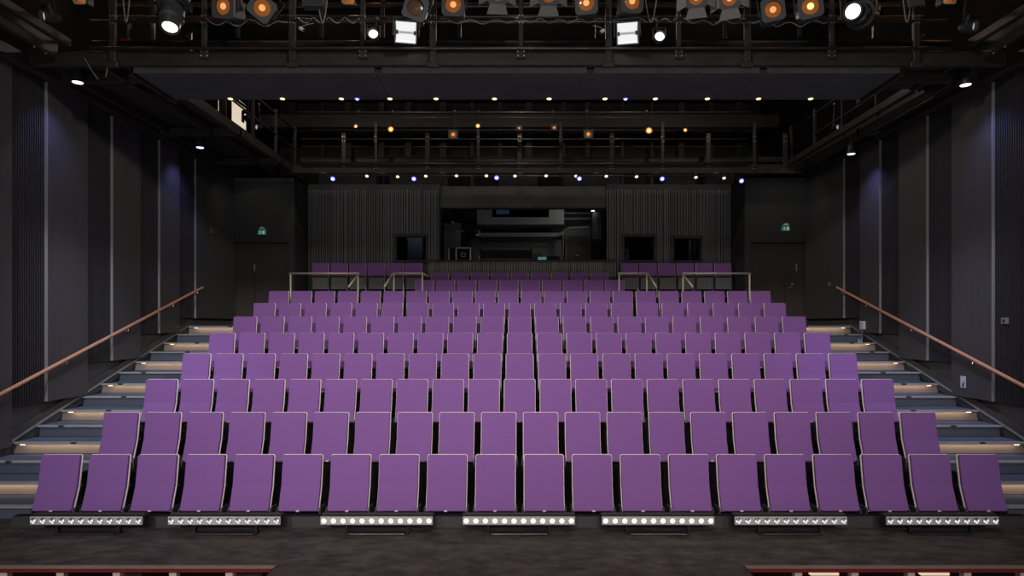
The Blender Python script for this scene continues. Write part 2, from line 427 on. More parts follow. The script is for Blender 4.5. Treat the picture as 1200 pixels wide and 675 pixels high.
o = MB().tube((q0.x + 0.02, YR + 0.65, q1.z - 0.1), (q0.x + 0.02, YR + 0.65, q0.z), 0.055, 14).build('paper_roll', paper); tag(o, 'white upright roll behind the middle rear window', 'roll')
q0 = at(809, 281, YR + 0.7); q1 = at(809, 308, YR + 0.7)
t = thing('pale_post', 'pale upright post seen through the right rear window', 'post', (q0.x, YR + 0.7, q1.z - 0.2))
MB().box(q0.x - 0.035, q0.x + 0.03, YR + 0.7, YR + 0.76, q1.z - 0.2, q0.z).build('post_shaft', grey2, t)
MB().tube((q0.x + 0.13, YR + 0.75, q1.z - 0.2), (q0.x + 0.13, YR + 0.75, q0.z), 0.012).build('side_rod', grey2, t)

# lit opening high on the left wall -------------------------------------------
wn = struct('window_4')
MB().box(-9.6, -7.26, 18.3, 18.35, 6.9, 9.6).box(-9.65, -9.6, OY0 - 0.4, 18.35, 6.9, 9.6).build('lit_room_wall', litroom, wn)
f = MB()
f.box(-WX - 0.2, -WX + 0.02, OY0 - 0.06, OY0, OZ0 - 0.06, OZ1 + 0.06).box(-WX - 0.2, -WX + 0.02, OY1, OY1 + 0.06, OZ0 - 0.06, OZ1 + 0.06)
f.box(-WX - 0.2, -WX + 0.02, OY0, OY1, OZ0 - 0.06, OZ0).box(-WX - 0.2, -WX + 0.02, OY0, OY1, OZ1, OZ1 + 0.06)
f.build('window_frame', blackm, wn)
MB().box(-WX - 0.15, -WX - 0.02, OY0 + 0.38, OY0 + 0.78, OZ0, OZ1).build('window_post', blackm, wn)

# ------------------------------------------------------------------ seating tiers
ROWS = [  # number of seats, pitch, depth of the seat tops, height of the seat tops, x scale
    (20, .560, 7.32, .756, 1), (20, .555, 8.35, 1.105, 1), (21, .53, 9.34, 1.461, 1), (21, .53, 10.35, 1.795, .98),
    (21, .53, 11.24, 2.128, .97), (21, .53, 12.18, 2.431, .96), (21, .53, 13.1, 2.728, .96), (22, .51, 14.03, 3.027, .95),
    (10, .503, 15.0, 3.345, .94), (9, .495, 15.65, 3.572, .92)]
SEAT_H = 0.72
tiers = struct('floor_tiers', None, (0, 7.05, 0))
for k, (n, pit, d, zt, sx) in enumerate(ROWS):
    fz = zt - SEAT_H
    y0 = d - 0.28 if k else 7.05
    y1 = (ROWS[k + 1][2] - 0.28) if k < 9 else 16.05
    if k == 8: y1 = 16.4
    hw = 5.605 if k < 8 else (5.48 if k == 8 else 2.42)
    z0 = max(0.0, fz - 0.5) if k else 0.001
    if k == 8: z0 = 2.1
    MB().box(-hw, hw, y0, y1, z0, fz).build('tier', tierm, tiers)
MB().box(-5.66, 5.66, 7.02, 7.06, 0.002, 0.125, 0.004).build('front_plinth', legm, tiers)
MB().box(-5.66, 5.66, 7.06, 7.14, 0.036, 0.128).build('plinth_cap', tierm, tiers)
for s in (-1, 1):
    a, b = sorted((s * 2.44, s * 5.47))
    MB().box(a, b, 15.45, 16.38, 2.63, 2.95).build('rear_tier', tierm, tiers)

# ------------------------------------------------------------------ seats
def rpanel(w, h, t, rt, rb, bev, yoff=0.0, tilt=0.0, base=(0, 0, 0)):
    """upholstered panel: outline in x,z with rounded corners, front bulging softly towards -y"""
    mb = MB(); bm = mb.bm
    def outline(ins):
        pts = []
        for (cx, cz, r, a0) in ((w / 2, h, rt, 0), (-w / 2, h, rt, 90), (-w / 2, 0, rb, 180), (w / 2, 0, rb, 270)):
            r = max(r, 0.001); sx = 1 if cx > 0 else -1; sz = 1 if cz > 0 else -1
            for q in range(5):
                a = math.radians(a0 + q * 22.5)
                rr = max(r - ins, 0.0005)
                px = cx - sx * max(r, ins) + rr * math.cos(a); pz = cz - sz * max(r, ins) + rr * math.sin(a)
                pts.append((px, pz))
        return pts
    rings = []
    for ins, y in ((0.0, 0.0), (0.0, -t + bev), (bev * 0.3, -t + bev * 0.3), (bev, -t)):
        rings.append([bm.verts.new((x, y + yoff, z)) for x, z in outline(ins)])
    n = len(rings[0])
    for A, B in zip(rings, rings[1:]):
        for k in range(n): bm.faces.new((A[k], A[(k + 1) % n], B[(k + 1) % n], B[k]))
    bm.faces.new(rings[0]); bm.faces.new(rings[-1])
    M = Matrix.Translation(base) @ Matrix.Rotation(tilt, 4, 'X')
    for v in bm.verts: v.co = M @ v.co
    return mb
BT = -math.atan2(0.055, 0.35); ST = -math.atan2(0.098, 0.27)
BLEN, SLEN = math.hypot(0.055, 0.35), math.hypot(0.098, 0.27)
def make_seat(fab, rear=False):
    root = thing('theatre_seat', 'seat', 'seat', group='seats')
    yb = 0.035
    rpanel(0.449, BLEN - 0.006, 0.036, 0.02, 0.003, 0.006, 0, BT, (0, -0.055 + yb, 0.371)).build('backrest', fab, root, smooth=True, world=False)
    rpanel(0.470, BLEN + 0.004, 0.014, 0.026, 0.006, 0.003, 0.0145, BT, (0, -0.055 + yb, 0.368)).build('back_shell', shellm, root, smooth=True, world=False)
    if rear: return root
    rpanel(0.449, SLEN + 0.006, 0.036, 0.003, 0.02, 0.006, 0, ST, (0, -0.153 + yb, 0.101)).build('seat_pad', fab, root, smooth=True, world=False)
    rpanel(0.470, SLEN, 0.014, 0.006, 0.026, 0.003, 0.0145, ST, (0, -0.153 + yb, 0.098)).build('seat_shell', shellm, root, smooth=True, world=False)
    MB().box(-0.018, 0.018, -0.158, -0.145, 0.106, 0.122, 0.001, Matrix.Translation((0, -0.003, 0))).build('number_plate', tagm, root, world=False)
    for s in (-1, 1):
        a, b = sorted((s * 0.232, s * 0.252))
        MB().prism([(-0.13, 0.0), (0.10, 0.0), (0.09, 0.05), (0.05, 0.14), (-0.10, 0.145), (-0.13, 0.12)], a, b, Matrix(((0, 1, 0, 0), (1, 0, 0, 0), (0, 0, 1, 0), (0, 0, 0, 1)))).build('leg', legm, root, world=False)
    MB().tube((-0.235, 0.03, 0.36), (0.235, 0.03, 0.36), 0.014).build('hinge_rod', legm, root, world=False)
    return root
def row_words(k):
    return ['front row', 'second row', 'third row', 'fourth row', 'fifth row', 'sixth row', 'seventh row', 'eighth row', 'short ninth row', 'short tenth row under the control booth'][k]
proto = make_seat(fabric)
first = True
for k, (n, pit, d, zt, sx) in enumerate(ROWS):
    for i in range(n):
        o = proto if first else copy_tree(proto); first = False
        o.location = ((i - (n - 1) / 2) * pit, d, zt - SEAT_H); o.scale = (sx, 1, 1)
        o['label'] = 'folded purple seat, ' + ordinal(i, n) + ' in the ' + row_words(k)
        o['group'] = 'purple seats in the ' + row_words(k)
rproto = make_seat(fabric, rear=True); first = True
MB().box(-0.215, 0.215, -0.02, 0.012, 0.02, 0.335, 0.008).build('front_board', grey2, rproto, world=False)
for s in (-1, 1): MB().box(s * 0.232 - 0.008, s * 0.232 + 0.008, -0.02, 0.02, -0.205, 0.36).build('leg', chrome if s > 0 else legm, rproto, world=False)
for side, xa, word in ((-1, -5.32, 'left'), (1, 2.57, 'right')):
    for i in range(6):
        o = rproto if first else copy_tree(rproto); first = False
        o.location = (xa + 0.2375 + i * 0.476, 16.1, 3.16); o.scale = (0.92, 1, 0.97)
        o['label'] = 'dark purple seat against the ' + word + ' slatted wall, ' + ordinal(i, 6) + ' of its six'
        o['group'] = 'dark seats by the ' + word + ' rear wall'

# ------------------------------------------------------------------ side stairs
def stairs(s, word):
    t = thing('staircase', 'slate blue carpeted staircase with lit risers along the %s wall' % word, 'staircase', (s * 6.3, 7.3, 0), group='side staircases')
    xa, xb = 5.61, 7.045
    for n in range(-4, 10):
        y = 9.18 + 0.4675 * n; z = 0.16 * (n + 5); y1 = y + 0.4675 if n < 9 else YB
        a, b = sorted((s * xa, s * xb))
        MB().box(a, b, y + 0.06, y1 + 0.06 if n < 9 else y1, max(z - 0.32, 0.001), z - 0.004).build('step', treadm, t)
        ns = MB().box(a, b, y - 0.004, y + 0.075, z - 0.024, z + 0.002, 0.003).build('nosing', nosem, t)
        xm = s * random.uniform(6.0, 6.7)
        MB().box(xm - 0.04, xm + 0.04, y - 0.006, y + 0.03, z - 0.018, z + 0.004).build('nosing_mark', markm, ns)
        if n % 2:
            MB().box(a, b, y + 0.050, y + 0.060, max(z - 0.156, 0.001), z - 0.026).build('riser', riserm, t)
            a2, b2 = sorted((s * 5.64, s * 6.92))
            MB().box(a2, b2, y + 0.006, y + 0.02, z - 0.027, z - 0.023).build('light_strip', stripm, t)
            x3 = s * 6.86
            MB().box(x3 - 0.035, x3 + 0.035, y + 0.0, y + 0.008, z - 0.036, z - 0.026).build('strip_end', ledcapm, t)
            L = bpy.data.lights.new('step_light', 'AREA'); L.shape = 'RECTANGLE'; L.size = 1.2; L.size_y = 0.012; L.energy = 0.5; L.color = (1, 0.72, 0.50)
            lo = bpy.data.objects.new('step_light', L); COL.objects.link(lo); lo.parent = t
            lo.location = Vector((s * 6.27, y + 0.006, z - 0.031)) - t.location; lo.rotation_euler = (math.radians(35), 0, 0)
    # sloping side stringer below the wall
    return t
stairs(-1, 'left'); stairs(1, 'right')

# ------------------------------------------------------------------ copper handrails along the walls
for s, word in ((-1, 'left'), (1, 'right')):
    t = thing('wall_handrail', 'copper coloured handrail sloping along the %s wall' % word, 'handrail', (s * 6.9, 9, 1.5), group='sloping wall handrails')
    p0 = Vector((s * 6.88, 7.2, 0.965)); p1 = Vector((s * 6.88, 13.70, 3.085))
    MB().tube(p0, p1, 0.026, 14).build('rail', coppm, t, smooth=True)
    for y in (8.0, 9.6, 11.1, 12.55, 13.5):
        z = p0.z + (p1.z - p0.z) * (y - p0.y) / (p1.y - p0.y)
        MB().poly([(s * 6.88, y, z - 0.02), (s * 6.88, y, z - 0.07), (s * 6.92, y, z - 0.085), (s * 6.99, y, z - 0.085)], 0.009).build('bracket', chrome, t)

# ------------------------------------------------------------------ guard rails behind row eight
def guard(label, x0, x1, xd, s, yd=13.75):
    """x0 outer, x1 inner end of the bar; xd is the post where the stair rail goes down"""
    Y = 14.62; z = 3.465; fz = ROWS[8][3] - SEAT_H
    t = thing('guard_rail', label, 'railing', ((x0 + x1) / 2, Y, fz), group='brass guard rails')
    MB().tube((min(x0, x1), Y, z), (max(x0, x1), Y, z), 0.022, 10).build('top_rail', railm, t, smooth=True)
    for x in (x0, x1):
        xx = x + (0.03 if x == min(x0, x1) else -0.03)
        MB().tube((xx, Y, fz - 0.3), (xx, Y, z), 0.020, 10).build('post', railm, t, smooth=True)
    MB().tube((xd, Y, z), (xd, yd, z - 0.36), 0.018, 10).build('stair_rail', railm, t, smooth=True)
    return t
Y = 14.62
def gx(px): return (px - CX) * Y / F
guard('brass guard rail, long one beside the left exit door', gx(339), gx(421), gx(420.5), -1)
g = guard('brass guard rail, short one left of the control booth', gx(460), gx(496.5), gx(460), -1)
MB().tube((gx(496.5), Y, 3.46), (gx(500.5), Y + 0.12, 3.40), 0.02, 10).build('wall_bend', railm, g, smooth=True)
guard('brass guard rail, short one right of the control booth', gx(759.5), gx(724), gx(759.5), 1)
guard('brass guard rail, long one beside the right exit door', gx(880), gx(799), gx(799.5), 1)

# ------------------------------------------------------------------ control booth
cb = thing('control_booth', 'ribbed grey control booth counter behind the top seats', 'counter', (0, 16.12, 2.85))
m = MB(); slat_wall(m, at(502, 0, 16.1).x, at(722, 0, 16.1).x, [], 3.90, 3.50, 16.12, 0.02, 0.04); m.build('slat_front', boothm, cb)
MB().box(at(502, 0, 16.1).x, at(722, 0, 16.1).x, 16.12, 16.2, 2.86, 3.9).build('front_board', wallm, cb)
MB().box(at(501, 0, 16.1).x, at(723, 0, 16.1).x, 16.05, 16.44, 3.905, 3.93, 0.005).build('counter_top', ribm, cb)
MB().box(xl1 + 0.01, xr0 - 0.01, 16.44, 17.0, 3.905, 3.93, 0.005).build('desk_top', ribm, cb)
Z0 = 3.932
# flight case
a, b = at(526, 290, 16.6), at(552, 306, 16.6)
fc = thing('flight_case', 'black flight case with metal edges on the booth counter', 'case', ((a.x + b.x) / 2, 16.6, Z0))
MB().box(a.x, b.x, 16.58, 17.0, Z0, a.z - 0.01, 0.01).build('case_body', blackm, fc)
casetrim = mat('case_aluminium', (0.42, 0.42, 0.42), 0.45)
e = at(534, 0, 16.58).x
for x0, x1, z0, z1 in ((e, e + 0.03, Z0, a.z), (b.x - 0.03, b.x + 0.005, Z0, a.z), (e, b.x, a.z - 0.03, a.z)):
    MB().box(x0, x1, 16.565, 16.59, z0, z1, 0.003).build('edge_trim', casetrim, fc)
MB().box(a.x - 0.005, a.x + 0.015, 16.565, 16.59, Z0, a.z - 0.03, 0.003).build('edge_trim', casetrim, fc)
cx_ = (e + b.x) / 2; cz_ = (Z0 + a.z) / 2
f = MB().box(cx_ - 0.055, cx_ + 0.055, 16.566, 16.58, cz_ + 0.035, cz_ + 0.045).box(cx_ - 0.055, cx_ + 0.055, 16.566, 16.58, cz_ - 0.05, cz_ - 0.04).box(cx_ - 0.055, cx_ - 0.045, 16.566, 16.58, cz_ - 0.05, cz_ + 0.045).box(cx_ + 0.045, cx_ + 0.055, 16.566, 16.58, cz_ - 0.05, cz_ + 0.045)
f.build('handle_frame', casetrim, fc)
# small things on the counter right of the case
a = at(562, 304, 16.5); t = thing('desk_lamp', 'small pale gooseneck lamp on counter beside the flight case', 'lamp', (a.x, 16.5, Z0))
MB().box(a.x - 0.20, a.x + 0.0, 16.46, 16.56, Z0, Z0 + 0.022, 0.006).build('lamp_base', paper, t)
MB().poly([(a.x - 0.03, 16.5, Z0 + 0.02), (a.x - 0.03, 16.5, Z0 + 0.07), (a.x - 0.01, 16.5, Z0 + 0.12), (a.x + 0.01, 16.5, Z0 + 0.16)], 0.008).build('gooseneck', paper, t)
# mixing console
a, b = at(563, 292, 16.7), at(623, 306, 16.7)
t = thing('mixing_console', 'long black mixing console on the booth desk', 'console', ((a.x + b.x) / 2, 16.7, Z0))
M = Matrix(((0, 1, 0, 0), (1, 0, 0, 0), (0, 0, 1, 0), (0, 0, 0, 1)))
MB().prism([(16.66, Z0), (17.0, Z0), (17.0, a.z), (16.9, a.z), (16.66, Z0 + 0.10)], a.x, b.x, M).build('console_body', lampdark, t)
MB().box(a.x - 0.01, a.x + 0.02, 16.64, 17.0, Z0, a.z + 0.015, 0.006).build('end_cheek', blackm, t)
MB().box(b.x - 0.02, b.x + 0.01, 16.64, 17.0, Z0, a.z + 0.015, 0.006).build('end_cheek', blackm, t)
for i in range(14):
    x = a.x + 0.07 + i * (b.x - a.x - 0.14) / 13
    MB().box(x - 0.012, x + 0.012, 16.655, 16.668, Z0 + 0.06, Z0 + 0.085, 0.003).build('fader', grey1, t)
# monitor by the console
a, b = at(624, 297, 16.75), at(634, 305, 16.75)
t = thing('small_monitor', 'small black monitor right of the mixing console', 'monitor', ((a.x + b.x) / 2, 16.75, Z0))
MB().box(a.x, b.x, 16.75, 16.80, Z0 + 0.03, a.z, 0.005).build('monitor_case', lampdark, t); MB().box((a.x + b.x) / 2 - 0.05, (a.x + b.x) / 2 + 0.05, 16.75, 16.84, Z0, Z0 + 0.03, 0.005).build('monitor_foot', blackm, t)
a, b = at(630, 301.2, 16.4), at(640.5, 305.5, 16.4)
t = thing('tablet', 'small teal glowing screen lying on the booth counter', 'screen', ((a.x + b.x) / 2, 16.4, Z0))
MB().box(a.x, b.x, 16.38, 16.42, Z0, a.z + 0.01, 0.004).build('tablet_case', lampdark, t); MB().box(a.x + 0.008, b.x - 0.008, 16.375, 16.381, Z0 + 0.012, a.z).build('tablet_screen', tealscreen, t)
a, b = at(641, 300, 16.85), at(656, 306, 16.85)
t = thing('lighting_desk', 'low wedge shaped black desk right of the teal screen', 'console', ((a.x + b.x) / 2, 16.85, Z0))
MB().prism([(16.8, Z0), (17.0, Z0), (17.0, a.z + 0.01), (16.8, Z0 + 0.05)], a.x, b.x, M).build('desk_body', blackm, t)
MB().box(a.x + 0.03, b.x - 0.03, 16.796, 16.802, Z0 + 0.015, Z0 + 0.04).build('desk_strip', grey1, t)
# tall grey rack cabinet
a, b = at(520, 261, 18), at(545, 310, 18)
t = thing('equipment_rack', 'tall grey equipment cabinet in left of the booth', 'cabinet', ((a.x + b.x) / 2, 18, 2.4))
MB().box(a.x, b.x - 0.12, 18, 18.6, 2.4, a.z, 0.01).build('cabinet_body', mat('rack_grey', (0.085, 0.09, 0.095), 0.6), t)
MB().box(b.x - 0.12, b.x, 18.02, 18.6, 2.4, a.z - 0.01, 0.008).build('cabinet_side', blackm, t)
MB().lathe([(0.0, 0.09), (0.05, 0.07), (0.06, 0.0), (0, 0)], Matrix.Translation((a.x + 0.22, 18.2, a.z)) @ Matrix.Rotation(PI / 2, 4, 'X'), 12).build('status_lamp', paper, t, smooth=True)
for px in (523, 536, 542): q = at(px, 271, 18); MB().box(q.x - 0.015, q.x + 0.015, 17.98, 18.0, q.z - 0.008, q.z + 0.008).build('latch', chrome, t)
# grey absorber wall, ledge, wiring lugs
a, b = at(548, 279, 19.0), at(658, 310, 19.0)
t = thing('acoustic_board', 'wide plain grey board across the back of the booth', 'board', ((a.x + b.x) / 2, 19, 2.4))
MB().box(a.x, b.x, 19, 19.06, 2.4, a.z, 0.004).build('board', grey1, t)
for px in (566.5, 583, 601, 619, 636, 655.5):
    q = at(px, 280.7, 19); MB().tube((q.x, 18.97, q.z), (q.x, 19.0, q.z), 0.018, 8).build('bolt', boltm, t)
a, b = at(560, 272.5, 18.7), at(658, 277.5, 18.7)
t = thing('cable_tray', 'long grey cable tray above the grey booth board', 'tray', ((a.x + b.x) / 2, 18.7, b.z))
MB().box(a.x, b.x, 18.7, 18.95, b.z, a.z, 0.01).build('tray', grey2, t); MB().tube((a.x, 18.68, b.z - 0.06), (b.x, 18.68, b.z - 0.06), 0.025).build('conduit', lampdark, t)
q = at(560, 275, 18.4); MB().tube((q.x - 0.06, 18.4, q.z - 0.02), (q.x + 0.08, 18.4, q.z + 0.03), 0.03).tube((q.x + 0.05, 18.4, q.z), (q.x + 0.05, 18.4, q.z + 0.14), 0.014).build('junction', paper, t)
# duct elbow
t = thing('ventilation_duct', 'dark bent ventilation duct above the grey rack', 'duct', at(545, 262, 18.6))
MB().poly([at(526, 255, 18.8), at(534, 255, 18.8), at(541, 258, 18.7), at(547, 264, 18.6), at(553, 270, 18.5), at(560, 272, 18.5)], 0.14, 14).build('duct_pipe', lampdark, t, smooth=True)
# projection window box
a, b = at(559, 244, 18.3), at(661, 263, 18.3); c, d_ = at(576, 244, 18.3), at(644, 255.5, 18.3)
t = thing('projection_window', 'pale grey projection window box high in the booth', 'window', ((a.x + b.x) / 2, 18.3, b.z))
for nm, x0, x1, z0, z1 in (('window_cheek', a.x, c.x, b.z, a.z + 0.3), ('window_cheek', d_.x, b.x, b.z, a.z + 0.3), ('window_sill', c.x, d_.x, b.z, d_.z)):
    MB().box(x0, x1, 18.3, 18.9, z0, z1).build(nm, grey2, t)
MB().box(c.x, d_.x, 18.28, 18.31, d_.z - 0.03, d_.z + 0.015).box(c.x - 0.02, c.x + 0.01, 18.28, 18.31, d_.z - 0.03, a.z + 0.1).box(d_.x - 0.01, d_.x + 0.02, 18.28, 18.31, d_.z - 0.03, a.z + 0.1).build('window_lining', mat('aluminium_lining', (0.35, 0.35, 0.34), 0.4, metal=0.5), t)
MB().box(c.x, d_.x, 19.35, 19.4, d_.z - 0.1, a.z + 0.3).build('projection_room', blackm, t)
MB().box(c.x, d_.x, 19.0, 19.3, d_.z - 0.1, d_.z + 0.09).build('wooden_shelf', projwood, t)
q = at(588, 247, 19.2); MB().box(q.x - 0.17, q.x + 0.22, 19.3, 19.34, q.z - 0.08, q.z + 0.10).build('blue_monitor', projblue, t)
MB().box(c.x + 0.01, d_.x - 0.01, 18.45, 18.46, d_.z, a.z + 0.3).build('window_pane', paneglass, t)
# door at the right of the booth
a, b = at(664.5, 276, 19.2), at(690, 312, 19.2)
t = struct('door_3'); MB().box(a.x, b.x, 19.2, 19.26, 2.4, a.z, 0.005).build('door_leaf', rosewood, t)
MB().box(a.x - 0.06, a.x, 19.18, 19.3, 2.4, a.z + 0.2).box(b.x, b.x + 0.06, 19.18, 19.3, 2.4, a.z + 0.2).box(a.x, b.x, 19.18, 19.3, a.z, a.z + 0.2).build('door_frame', grey1, t)
q = at(676, 299.5, 19.15); MB().box(q.x - 0.04, q.x + 0.05, 19.12, 19.2, q.z - 0.012, q.z + 0.012, 0.004).build('door_handle', chrome, t)
t = thing('conduit_pipe', 'grey bent conduit pipe beside the brown booth door', 'pipe', at(660, 305, 18.5))
MB().poly([at(659.5, 312, 18.5), at(659.5, 276, 18.5), at(662, 270, 18.5), at(667, 267.5, 18.5), at(691, 266.5, 18.5)], 0.045, 10).build('pipe', grey1, t, smooth=True)
q = at(658, 273.5, 18.4); MB().tube((q.x - 0.05, 18.42, q.z - 0.03), (q.x + 0.05, 18.42, q.z + 0.05), 0.03).build('pipe_clip', grey2, t)
for (py, r, lab) in ((250, 0.02, 'upper'), (256.5, 0.03, 'lower')):
    a, b = at(661, py, 18.6), at(692, py, 18.6)
    o = MB().tube(a, b, r).build('horizontal_conduit', grey1); tag(o, lab + ' horizontal conduit right of the projection window', 'pipe')
t = thing('wall_speaker', 'dark loudspeaker on the right cheek of the booth', 'speaker', at(697, 265, 17.5))
a, b = at(694, 248, 17.5), at(706, 281, 17.5)
MB().box(a.x, b.x, 17.5, 17.9, b.z, a.z, 0.02).build('cabinet', lampdark, t); MB().box(a.x - 0.03, a.x + 0.06, 17.46, 17.5, a.z, a.z + 0.03).build('bracket', chrome, t)

# ------------------------------------------------------------------ pit openings
def pit(x0, x1, word):
    t = thing('pit_frame', 'tan and red edged frame of the %s floor opening' % word, 'floor opening', ((x0 + x1) / 2, PITY1, -0.1), group='floor openings at the stage front')
    MB().box(x0, x1, PITY1 - 0.012, PITY1, -0.034, -0.002).build('tan_edge', tanm, t)
    MB().box(x0, x1, PITY1 - 0.05, PITY1 + 0.02, -0.056, -0.036, 0.004).build('red_beam', redm, t)
    MB().box(x0, x1, PITY1 + 0.5, PITY1 + 0.55, -2.0, -0.06).build('far_board', mat('pit_brown', (0.05, 0.032, 0.026), 0.8, var=0.4, vscale=4), t)
    xs = x1 - 0.45 if word == 'left' else x0 + 0.52
    while x0 < xs < x1:
        MB().box(xs - 0.035, xs + 0.035, PITY1 - 0.02, PITY1 + 0.05, -1.2, -0.058, 0.004).build('post', creampost, t)
        xs += -0.53 if word == 'left' else 0.53
    xe = x1 if word == 'left' else x0
    MB().box(xe - 0.012, xe + 0.012, PITY0, PITY1, -0.075, -0.004).build('black_lip', blackm, t)
    return t
pl = pit(-6.9, PXL, 'left'); pr = pit(PXR, 6.9, 'right')
for px in (965, 1094):
    a = at(px, 671.5, PITY1 + 0.25); MB().box(a.x - 0.14, a.x + 0.14, PITY1 + 0.22, PITY1 + 0.27, a.z - 0.015, a.z + 0.012, 0.004).build('tube_light', glow('pit_tube', (1.0, 0.72, 0.55), 0.8), pr)
for px in (150, 290):
    a = at(px, 671.5, PITY1 + 0.25); MB().box(a.x - 0.14, a.x + 0.14, PITY1 + 0.22, PITY1 + 0.27, a.z - 0.03, a.z + 0.012, 0.004).build('grey_slat', grey2, pl)

# ------------------------------------------------------------------ LED footlight bars
def led_bar():
    t = thing('led_bar', 'bar', 'stage light', group='LED bars along the front row')
    W = 0.61
    MB().box(-W, W, 0.0, 0.11, -0.052, 0.058, 0.01).build('housing', lampdark, t, world=False)
    MB().box(-W + 0.004, W - 0.004, -0.012, 0.0, -0.046, 0.044, 0.006).build('face_plate', ledbar_face, t, world=False)
    for i in range(12):
        x = -0.565 + i * 1.13 / 11
        l = MB().lathe([(0.0, -0.024), (0.018, -0.022), (0.029, -0.017), (0.031, -0.011)], Matrix.Translation((x, 0, 0)), 16).build('lens', ledlens, t, smooth=True, world=False)
        MB().lathe([(0.031, -0.0195), (0.036, -0.0125), (0.0, -0.0125)], Matrix.Translation((x, 0.001, 0)), 16).build('lens_ring', chrome, l, world=False)
    for i in range(13):
        pass
    f = MB()
    f.box(-0.34, 0.34, -0.02, 0.10, -0.154, -0.142, 0.003); f.box(-0.34, -0.325, 0.02, 0.07, -0.142, -0.045); f.box(0.325, 0.34, 0.02, 0.07, -0.142, -0.045)
    f.build('floor_bracket', lampdark, t, world=False)
    MB().tube((-0.30, -0.022, -0.140), (0.30, -0.022, -0.140), 0.005).build('bracket_edge', pipem, t, world=False)
    f = MB()
    f.box(-0.6, 0.6, 0.03, 0.075, 0.058, 0.066); f.build('cooling_fin', legm, t, world=False)
    return t
ledp = led_bar()
bars = [(101.5, 611), (263, 610.5), (441.5, 610.5), (608, 610.5), (771, 609), (926.5, 607.5), (1104, 607)]
for i, (px, py) in enumerate(bars):
    o = ledp if i == 0 else copy_tree(ledp)
    Y = 6.80; a = at(px, py, Y)
    o.location = (a.x, Y, 0.155)
    o['label'] = 'white lit LED bar of twelve lenses on floor, ' + ordinal(i, 7) + ' of seven'
FACET = {}
glasslens = mat('dark_lens_glass', (0.20, 0.20, 0.22), 0.15)
for o in list(bpy.data.objects):
    if o.name.startswith('led_bar') and (abs(o.location.x) > 2.3):
        for ch in o.children:
            if ch.name.startswith('lens') and not ch.name.startswith('lens_ring'):
                if ch.data not in FACET:
                    me = ch.data.copy(); me.materials.clear(); me.materials.append(glasslens); me.materials.append(ledlensdim)
                    c = sum((v.co for v in me.vertices), Vector()) / len(me.vertices)
                    for p in me.polygons:
                        a = (math.degrees(math.atan2(p.center.z - c.z, p.center.x - c.x)) + 20) % 360
                        p.material_index = 1 if int(a / 22.5) % 4 in (0, 1, 2) and int(a // 90) != 1 else 0
                    FACET[ch.data] = me
                ch.data = FACET[ch.data]

# ------------------------------------------------------------------ rig: front catwalk
def bar(parent, name, x0, x1, px_y0, px_y1, Y, dep, m, bev=0.004):
    z1, z0 = at(0, px_y0, Y).z, at(0, px_y1, Y).z
    return MB().box(x0, x1, Y, Y + dep, z0, z1, bev).build(name, m, parent)
YF = 8.7
ft = thing('front_catwalk', 'black steel lighting catwalk spanning the room above the front rows', 'catwalk', (0, YF, 5.85))
bar(ft, 'beam', -6.78, 6.72, 60, 76, YF + 0.02, 0.10, steelm)
bar(ft, 'beam', -5.7, 6.3, 47, 55, YF + 0.55, 0.08, steelm)
bar(ft, 'toe_board', -6.2, 6.3, 47.5, 50, YF + 0.45, 0.05, pipem)
MB().box(-6.7, 6.7, YF + 0.12, YF + 1.4, at(0, 60, YF).z, at(0, 59, YF).z + 0.02).build('deck', steelm, ft)
for py, r, yy in ((56.5, 0.022, YF - 0.06), (25, 0.024, YF - 0.02), (19.5, 0.018, YF + 0.55), (7, 0.022, YF + 0.5)):
    z = at(0, py, yy).z
    MB().tube((-5.9, yy, z), (5.9, yy, z), r, 10).build('pipe', pipem, ft, smooth=True)
MB().tube((-6.6, YF - 0.05, 7.12), (6.6, YF - 0.05, 7.12), 0.026, 10).build('lamp_pipe', pipem, ft, smooth=True)
for i, (px, full) in enumerate(((133, 1), (240, 0), (343, 1), (425.5, 0), (507.5, 1), (610.5, 0), (713, 1), (795, 0), (875.5, 1), (974, 0), (1073, 1))):
    x = at(px, 0, YF).x
    zb = at(0, 78 if full else 62, YF).z
    hw = 0.045 if full else 0.032
    p = MB().box(x - hw, x + hw, YF - 0.035, YF + 0.015, zb, 7.6, 0.006).build('post', steelm, ft)
    q = MB()
    for dz in ((at(0, 20, YF).z), (at(0, 28, YF).z)):
        for dx in (-0.022, 0.022): q.tube((x + dx, YF - 0.042, dz), (x + dx, YF - 0.034, dz), 0.009, 8)
    q.build('bolt_group', boltm, p)
    if full:
        z = at(0, 74, YF).z
        MB().box(x - 0.09, x + 0.08, YF - 0.05, YF + 0.02, zb - 0.02, zb + 0.05, 0.01).build('foot_bracket', steelm, p)
    else:
        z = at(0, 63.5, YF).z
        q = MB().box(x - 0.055, x + 0.055, YF - 0.02, YF + 0.02, z - 0.06, z + 0.06, 0.004)
        q.build('flange', steelm, p)
        q = MB()
        for dx in (-0.042, 0.042):
            for dz in (-0.03, 0.03): q.tube((x + dx, YF - 0.028, z + dz), (x + dx, YF - 0.018, z + dz), 0.011, 8)
        q.build('flange_bolts', boltm, p)
# second line of thin posts further back on the catwalk
for px in (61, 178, 278, 376, 448, 538, 700, 850, 938, 1026):
    x = at(px, 0, YF + 1.2).x
    MB().box(x - 0.03, x + 0.03, YF + 1.2, YF + 1.25, at(0, 44, YF + 1.2).z, 8.0, 0.004).build('rear_post', steelm, ft)
for py in (4, 22): 
    z = at(0, py, YF + 1.25).z; MB().tube((-6.3, YF + 1.25, z), (6.3, YF + 1.25, z), 0.02, 8).build('rear_pipe', pipem, ft, smooth=True)

